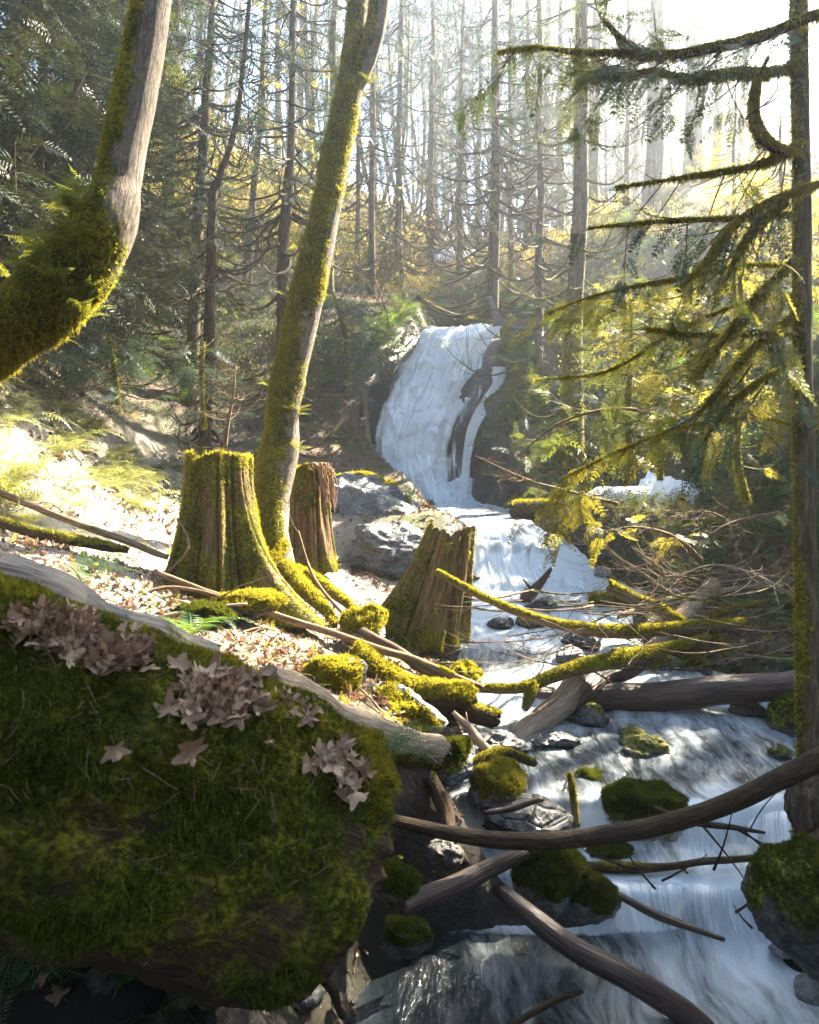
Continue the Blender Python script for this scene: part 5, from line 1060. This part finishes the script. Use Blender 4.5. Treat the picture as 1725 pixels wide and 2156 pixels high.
# golden understorey on the sunlit hillside
def bush(k, mat, n, R, name, label, group, leaf=.07):
    r = rng(800+k); root = thing(name, label, 'shrub', (0, 0, 0), group); st = Geo(); lf = Geo(); pp = []
    for i in range(14):
        az = r.uniform(0, 6.28); d = unit(np.array([math.cos(az)*.7, math.sin(az)*.7, r.uniform(.6, 1.6)])); pth = limb_path(np.zeros(3), d, R*r.uniform(.6, 1.3), .05, 0, r, 7); st.addg(tube(pth, np.linspace(.014, .003, 7), 4, 0, cap=False, moss=.4)); pp.append(pth)
        for _ in range(4): q = limb_path(pth[r.integers(2, 7)], unit(d+r.normal(0, .6, 3)), R*.5, .1, .1, r, 5); st.addg(tube(q, np.linspace(.006, .002, 5), 3, 0, cap=False, moss=.3)); pp.append(np.vstack([q, q[-2:]]))
    A = np.array(pp); i = r.integers(0, len(A), n); j = r.integers(2, 7, n); L = A[i, j]+r.normal(0, R*.09, (n, 3)); d = unit(r.normal(0, 1, (n, 3))); B = basis(d, unit(r.normal(0, 1, (n, 3))+[0, 0, .6]))*(leaf*r.uniform(.6, 1.4, n))[:, None, None]
    lf.addg(inst(np.array([[0, 0, 0], [.5, .3, .05], [1, 0, -.05], [.5, -.3, .05]]), np.array([[0, 1, 2, 3]]), None, B, L))
    part(root, 'stems', st, M['stick'])
    if n: part(root, 'leaves', lf, M[mat])
    return root
spread(bush(0, 'leaf_backlit', 900, 1.8, 'understorey_shrub', 'sun drenched yellow shrub on the hillside behind the left grove', 'yellow shrubs behind the left grove', .10), spots_px(40, 220, 800, 22, 48), .7, 1.4)
spread(bush(1, 'cedar_backlit', 1100, 1.5, 'understorey_shrub', 'leafy green gold shrub on the right slope', 'shrubs on the right slope', .07), [(q[0], q[1]) for q in (hit(far.uniform(1230, 1725), far.uniform(430, 950)) for _ in range(13)) if q is not None], .35, .8)
spread(bush(2, 'cedar', 700, 1.2, 'understorey_shrub', 'dark salal like shrub on the shaded left slope', 'shrubs on the shaded left slope', .07), [(q[0], q[1]) for q in (hit(far.uniform(60, 820), far.uniform(560, 860)) for _ in range(26)) if q is not None and q[1] > 11], .35, .8)
spread(bush(3, 'cedar', 0, 1.5, 'bare_shrub', 'leafless brown shrub on the slope around the lip of the falls', 'bare shrubs above the falls'), [(q[0], q[1]) for q in (hit(far.uniform(780, 1250), far.uniform(530, 680)) for _ in range(30)) if q is not None and q[1] > 19.5], .5, 1.2)

# ------------------------------------------------------------------ fallen leaves, twigs and low growth on the soil
def maple_leaf(seed):
    r = rng(seed); pts = []
    for k in range(5):
        a = math.radians(-120+60*k); L = (.55, .85, 1., .85, .55)[k]
        for da, f in ((-.36, .62), (-.22, .74), (-.15, .9), (0, 1.), (.15, .88), (.24, .72), (.36, .6)): pts.append((math.sin(a+da)*L*f, math.cos(a+da)*L*f))
        if k < 4: am = a+math.radians(30); pts.append((math.sin(am)*.46, math.cos(am)*.46))
    pts.append((0, -.12)); p = np.array(pts)
    p = np.vstack([[0, 0], p*.55, p]); n = len(pts)
    cu = r.uniform(.3, .9); z = cu*.35*(np.abs(p[:, 0])**1.6)*r.choice([1, 1, -1])+.18*r.choice([-1, 1])*p[:, 1]**2+.16*vnoise(np.concatenate([p*2.3, np.full((len(p), 1), seed)], 1), seed)
    kb = r.uniform(.8, 2.4); ca = r.uniform(0, 6.28); c_, s_ = math.cos(ca), math.sin(ca)          # rolled up along a slant axis
    a_ = p[:, 0]*c_+p[:, 1]*s_; b_ = -p[:, 0]*s_+p[:, 1]*c_; z = z+(1-np.cos(a_*kb))/kb; a_ = np.sin(a_*kb)/kb; p = np.stack([a_*c_-b_*s_, a_*s_+b_*c_], 1)*np.array([1, r.uniform(.7, 1.1)])
    V = np.column_stack([p, z]); i = np.arange(n); T = np.stack([0*i, 1+i, 1+(i+1) % n], -1); Q = np.stack([1+i, 1+n+i, 1+n+(i+1) % n, 1+(i+1) % n], -1)
    s = .012; VS = np.array([[-s, -.1, 0], [s, -.1, 0], [s*.6+.05, -.75, .08], [-s*.6+.05, -.75, .08]])
    return np.vstack([V, VS]), np.vstack([Q, len(V)+np.array([[0, 1, 2, 3]])]), T
ML = [maple_leaf(k) for k in range(14)]
def leaves_at(g, pts, nrm, size, seed, tilt=.5):
    r = rng(seed); n = len(pts); k = r.integers(0, len(ML), n)
    up = unit(nrm+r.normal(0, tilt, (n, 3))); x = unit(np.cross(up, r.normal(0, 1, (n, 3)))); B = np.stack([x, np.cross(up, x), up], -1)*(size*r.uniform(.4, 1.35, n))[:, None, None]
    for q in range(len(ML)):
        s = k == q
        if s.any(): g.addg(inst(ML[q][0], ML[q][1], ML[q][2], B[s], pts[s]))
    return g
# drifts of big maple leaves on the giant log
def on_log(px, py):
    """the point of the giant log that a line of sight meets"""
    dd = np.linspace(1.8, 3.6, 500); q = np.stack([(px-CX)/FPX*dd, dd, CAMZ-(py-HOR)/FPX*dd], -1)
    D = np.linalg.norm(q[:, None]-GC[None], axis=-1); i = D.argmin(1); ins = np.nonzero(D[np.arange(500), i] < GR[i]*1.02)[0]
    if not len(ins): return None, None
    p = q[ins[0]]; return p, unit(p-GC[i[ins[0]]])
def drift(name, label, spots, n, size, seed, sx, sy, mat='dry_leaf', lift=.02):
    r = rng(seed); pts = []; nn = []
    while len(pts) < n:
        a, b = spots[r.integers(0, len(spots))]; p, q = on_log(a+r.normal(0, sx), b+r.normal(0, sy))
        if p is None: continue
        pts.append(p+q*r.uniform(.004, .026)); nn.append(q*.8+np.array([0, -.2, .4]))
    solo(name, leaves_at(Geo(), np.array(pts), np.array(nn), size, seed, .32), M[mat], label, 'leaf pile', kind='stuff')
drift('leaf_pile', 'drift of big brown maple leaves on the left of the giant log', [(80, 1310), (120, 1340), (170, 1370), (220, 1400), (200, 1350), (150, 1320), (250, 1390)], 230, .056, 1, 36, 14)
drift('leaf_pile', 'drift of curled maple leaves on the shoulder of the giant log', [(430, 1440), (480, 1450), (520, 1480), (460, 1480), (560, 1490), (600, 1500), (440, 1500), (500, 1440)], 250, .05, 2, 38, 12)
drift('leaf_pile', 'clump of maple leaves caught on the broken end of the giant log', [(695, 1590), (725, 1610), (735, 1640), (705, 1605)], 40, .05, 3, 16, 18)
for i, (a, b, l, s) in enumerate(((240, 1580, 'single pale curled leaf lying on the dark moss', .05), (402, 1588, 'flat dark brown maple leaf stuck in the middle of the moss', .07), (400, 1508, 'small folded leaf on the moss below the shoulder drift', .045), (560, 1570, 'small leaf caught in the yellow moss near the log end', .03))):
    p, q = on_log(a, b)
    if p is not None: solo('maple_leaf', leaves_at(Geo(), np.array([p+q*.03]), np.array([q]), s, 90+i, .2), M['dry_leaf'], l, 'leaf')
for i, (a, b, s, n_, lb, m_) in enumerate(((85, 2080, .075, 1, 'lone maple leaf in the dark hollow under the giant log', 'dry_leaf'), (130, 2110, .06, 1, 'curled leaf near the lone leaf under the giant log', 'dry_leaf'), (460, 2120, .045, 1, 'small orange brown leaf in the dark hollow', 'litter'))):
    q = hit(a, b)
    if q is not None: solo('maple_leaf', leaves_at(Geo(), np.array([q+np.array([0, 0, .02])]), np.array([[0, -.5, .8]]), s, 190+i, .3), M[m_], lb, 'leaf')
q = hit(365, 2000)
if q is not None:
    pts = q+r_.normal(0, 1, (150, 3))*np.array([.10, .07, .02])+np.array([0, 0, .04]); solo('leaf_pile', leaves_at(Geo(), pts, np.tile([0, -.4, .8], (150, 1)), .03, 196, .9), M['litter'], 'heap of crumbled brown leaves in the hollow under the giant log', 'leaf pile', kind='stuff')
for k, (a, b, s) in enumerate(((40, 1990, .5), (20, 2100, .55), (250, 2090, .4), (560, 2100, .35), (330, 2140, .4))): fern(a, b, s, 'dim fern in the hollow below the giant log', 'ferns below the giant log')
for k in range(24):
    q = hit(r_.uniform(0, 760), r_.uniform(1900, 2156))
    if q is None or q[1] > 4: continue
    s = r_.uniform(.02, .06); solo('pebble', rock_geo(q+np.array([0, 0, s*.4]), (s*1.2, s, s*.8), 300+k, 3, .25, 0, .3), M['rock_dark'], 'dark pebble in the hollow below the giant log', 'stone', 'pebbles below the giant log')
for k, pts in enumerate(([(-40, 1930, 2.9, 26), (120, 1985, 3.0, 22), (300, 2060, 3.15, 16), (420, 2130, 3.2, 8)], [(180, 1900, 3.1, 16), (330, 1960, 3.2, 18), (480, 2050, 3.3, 14), (560, 2150, 3.3, 8)], [(640, 2010, 3.4, 20), (690, 2070, 3.4, 24), (720, 2140, 3.4, 14)])):
    log('root', ('long dark root snaking under the giant log', 'shorter dark root in the hollow under the giant log', 'stubby dark root at the broken end of the giant log')[k], 'root', pts, 'bark_dark', 10, 30, .3, 130+k, .3, 200, .012)
r_ = rng(66); g_ = Geo()
for k in range(260):
    p, q = on_log(r_.uniform(0, 780), r_.uniform(1290, 1950))
    if p is None: continue
    d = unit(np.cross(q, r_.normal(0, 1, 3))); L = r_.uniform(.012, .07)*(2.2 if k % 13 == 0 else 1); a = p+q*.022
    g_.addg(tube(np.array([a, a+d*L*.5+q*.006, a+d*L]), np.array([.0016, .0014, .0008])*r_.uniform(.7, 1.5), 4, 0, cap=False, moss=0.))
solo('twig_litter', g_, M['stick'], 'needles and twig bits caught in the moss of the giant log', 'twig litter', kind='stuff')
# litter on the ground, thinning with distance
def litter(name, label, n, box, size, mat, seed, cond=None, tilt=.6):
    r = rng(seed); x = r.uniform(box[0], box[1], n*3); y = r.uniform(box[2], box[3], n*3); st = stream_at(np.clip(y, 1.5, 21.9)); ok = ((x < st[2]-.02) | (x > st[3]+.02) | (y > 22)) & (fbm(np.stack([x*.9, y*.9, 0*x], -1), 3, seed) > -.12)
    if cond is not None: ok &= cond(x, y)
    x, y = x[ok][:n], y[ok][:n]; p = np.stack([x, y, gz(x, y)+.012+size*.15], -1); nn = gnorm(x, y)
    solo(name, leaves_at(Geo(), p, nn, size, seed, tilt), M[mat], label, 'fallen leaves', kind='stuff', origin=(0, 0, 0))
litter('leaf_litter', 'brown maple leaves scattered on the near bank', 1500, (-3.5, .6, 3.0, 8), .055, 'dry_leaf', 21)
litter('leaf_litter', 'small old leaves covering the near bank soil', 5200, (-4, 3.4, 3.1, 9.5), .032, 'litter', 22, lambda x, y: (np.exp(-((x+3.1)/2.1)**2-((y-8.6)/2.6)**2) < .45) | (np.sin(x*91+y*57) > .75))
litter('leaf_litter', 'old leaves over the slopes beside the falls', 9000, (-9, 8, 9, 22), .06, 'litter', 23)
litter('leaf_litter', 'leaf cover of the upper slopes', 7000, (-14, 12, 20, 34), .11, 'litter', 24)
def low_growth(name, label, n, box, mat, seed, ln, cond=None):
    r = rng(seed); x = r.uniform(box[0], box[1], n*4); y = r.uniform(box[2], box[3], n*4); st = stream_at(np.clip(y, 1.5, 21.9)); ok = ((x < st[2]-.05) | (x > st[3]+.05) | (y > 22)) & (fbm(np.stack([x*.6, y*.6, 0*x], -1), 3, seed) > .02)
    if cond is not None: ok &= cond(x, y)
    x, y = x[ok][:n], y[ok][:n]; k = len(x); p = np.stack([x, y, gz(x, y)], -1); d = unit(gnorm(x, y)*.7+r.normal(0, .7, (k, 3)))
    g = Geo(); sprays(g, SP1, p, d, ln*r.uniform(.5, 1.3, k), seed, .8); solo(name, g, M[mat], label, 'ground cover', kind='stuff', origin=(0, 0, 0))
low_growth('undergrowth', 'low green growth on the right slope', 5200, (1.5, 14, 8, 24), 'cedar', 31, .34)
low_growth('undergrowth', 'low blue green growth on the left slope', 3200, (-12, 0, 11, 26), 'cedar_blue', 32, .36)
low_growth('undergrowth', 'golden low growth over the far hillside', 5200, (-22, 14, 24, 60), 'leaf_backlit', 33, .75)
low_growth('undergrowth', 'mossy tufts over the near banks', 1500, (-4, 3.6, 2, 9), 'moss', 34, .10)
low_growth('undergrowth', 'low growth on the near right bank', 1500, (2.6, 9, 2.5, 10), 'cedar', 35, .26)
litter('leaf_litter', 'old leaves on the near right bank', 3000, (2.6, 9, 2, 10), .045, 'litter', 25)
for k in range(26):
    place(FERN[k % 4], 'sword_fern', ongr(rf.uniform(3.4, 8.5), rf.uniform(3, 9.5)), rf.uniform(.7, 1.2), (float(rf.normal(0, .2)), float(rf.normal(-.3, .2)), float(rf.uniform(0, 6.3))), 'sword fern on the near right bank beyond the slim conifer', 'fern', 'ferns on the near right bank')
r_ = rng(41); g_ = Geo()
for k in range(420):
    y = r_.uniform(3.2, 10); x = r_.uniform(-4.2, 3.6); st = stream_at(y)
    if st[2]-.02 < x < st[3]+.02: continue
    a = ongr(x, y, .015); az = r_.uniform(0, 6.28); L = r_.uniform(.08, .45); d = np.array([math.cos(az), math.sin(az), 0]); q = np.array([a+d*L*t+np.array([0, 0, .03*math.sin(t*3)+float(gz(*(a+d*L*t)[:2])[0])-a[2]+.015]) for t in np.linspace(0, 1, 5)])
    g_.addg(tube(q, np.linspace(.006, .002, 5)*r_.uniform(.5, 1.6), 4, 0, cap=False, moss=r_.uniform(0, .6)))
solo('twig_litter', g_, M['stick'], 'broken twigs littering both banks', 'twig litter', kind='stuff', origin=(0, 0, 0))
# thin bare sticks of the branch tangle, each its own thing
r_ = rng(43)
for k in range(60):
    px, py = r_.uniform(960, 1600), r_.uniform(1240, 1420); d = r_.uniform(6.6, 8.4); a = P(px, py, d); az = r_.normal(0, .55); L = r_.uniform(.5, 1.5); dr = np.array([math.cos(az)*r_.choice([-1, 1]), math.sin(az)*.6, r_.normal(0, .14)])
    pth = limb_path(a, dr, L, .06, .08, r_, 10); g_ = tube(pth, np.linspace(.011, .003, 10)*r_.uniform(.5, 1.2), 6, .15, 6, k, True, r_.uniform(0, .7))
    for _ in range(3):
        i = r_.integers(3, 9); g_.addg(tube(limb_path(pth[i], unit(dr+r_.normal(0, .45, 3)), L*.35, .05, .1, r_, 5), np.linspace(.004, .0015, 5), 4, 0, cap=False, moss=.1))
    solo('stick', g_, M[('stick', 'bark_dark', 'pale_wood')[k % 3]], 'thin bare stick caught in the branch tangle over the stream', 'stick', 'loose sticks in the branch tangle', origin=tuple(a))
for k in range(9):
    px, py = r_.uniform(1280, 1690), r_.uniform(1770, 1960); d = r_.uniform(4.1, 4.6); a = P(px, py, d); az = r_.uniform(0, 6.28); L = r_.uniform(.15, .4); dr = unit(np.array([math.cos(az), .4*math.sin(az), r_.uniform(.5, 1.4)]))
    pth = limb_path(a, dr, L, .1, .1, r_, 7); solo('stick', tube(pth, np.linspace(.008, .002, 7), 5, .2, 6, k, True, .1), M['bark_dark'], 'dark twig lodged in the lower fall', 'stick', 'twigs lodged in the lower fall', origin=tuple(a))

# ------------------------------------------------------------------ the air
def add_haze(density=.0026):
    lo = (-130, -90, float(GZ.min())-1.2); hi = (130, 160, 52.)
    V = np.array([(x, y, z) for x in (lo[0], hi[0]) for y in (lo[1], hi[1]) for z in (lo[2], hi[2])])
    Q = np.array([[0, 1, 3, 2], [4, 6, 7, 5], [0, 4, 5, 1], [2, 3, 7, 6], [0, 2, 6, 4], [1, 5, 7, 3]])
    n = NT('haze_air'); v = n('VolumePrincipled', {'Color': (.80, .88, 1.), 'Density': density, 'Anisotropy': .78})
    n.t.links.new(v.outputs[0], n.out.inputs['Volume'])
    solo('haze', Geo().add(V, Q), n.m, kind='stuff', origin=(0, 0, 0), flat=True)
add_haze()
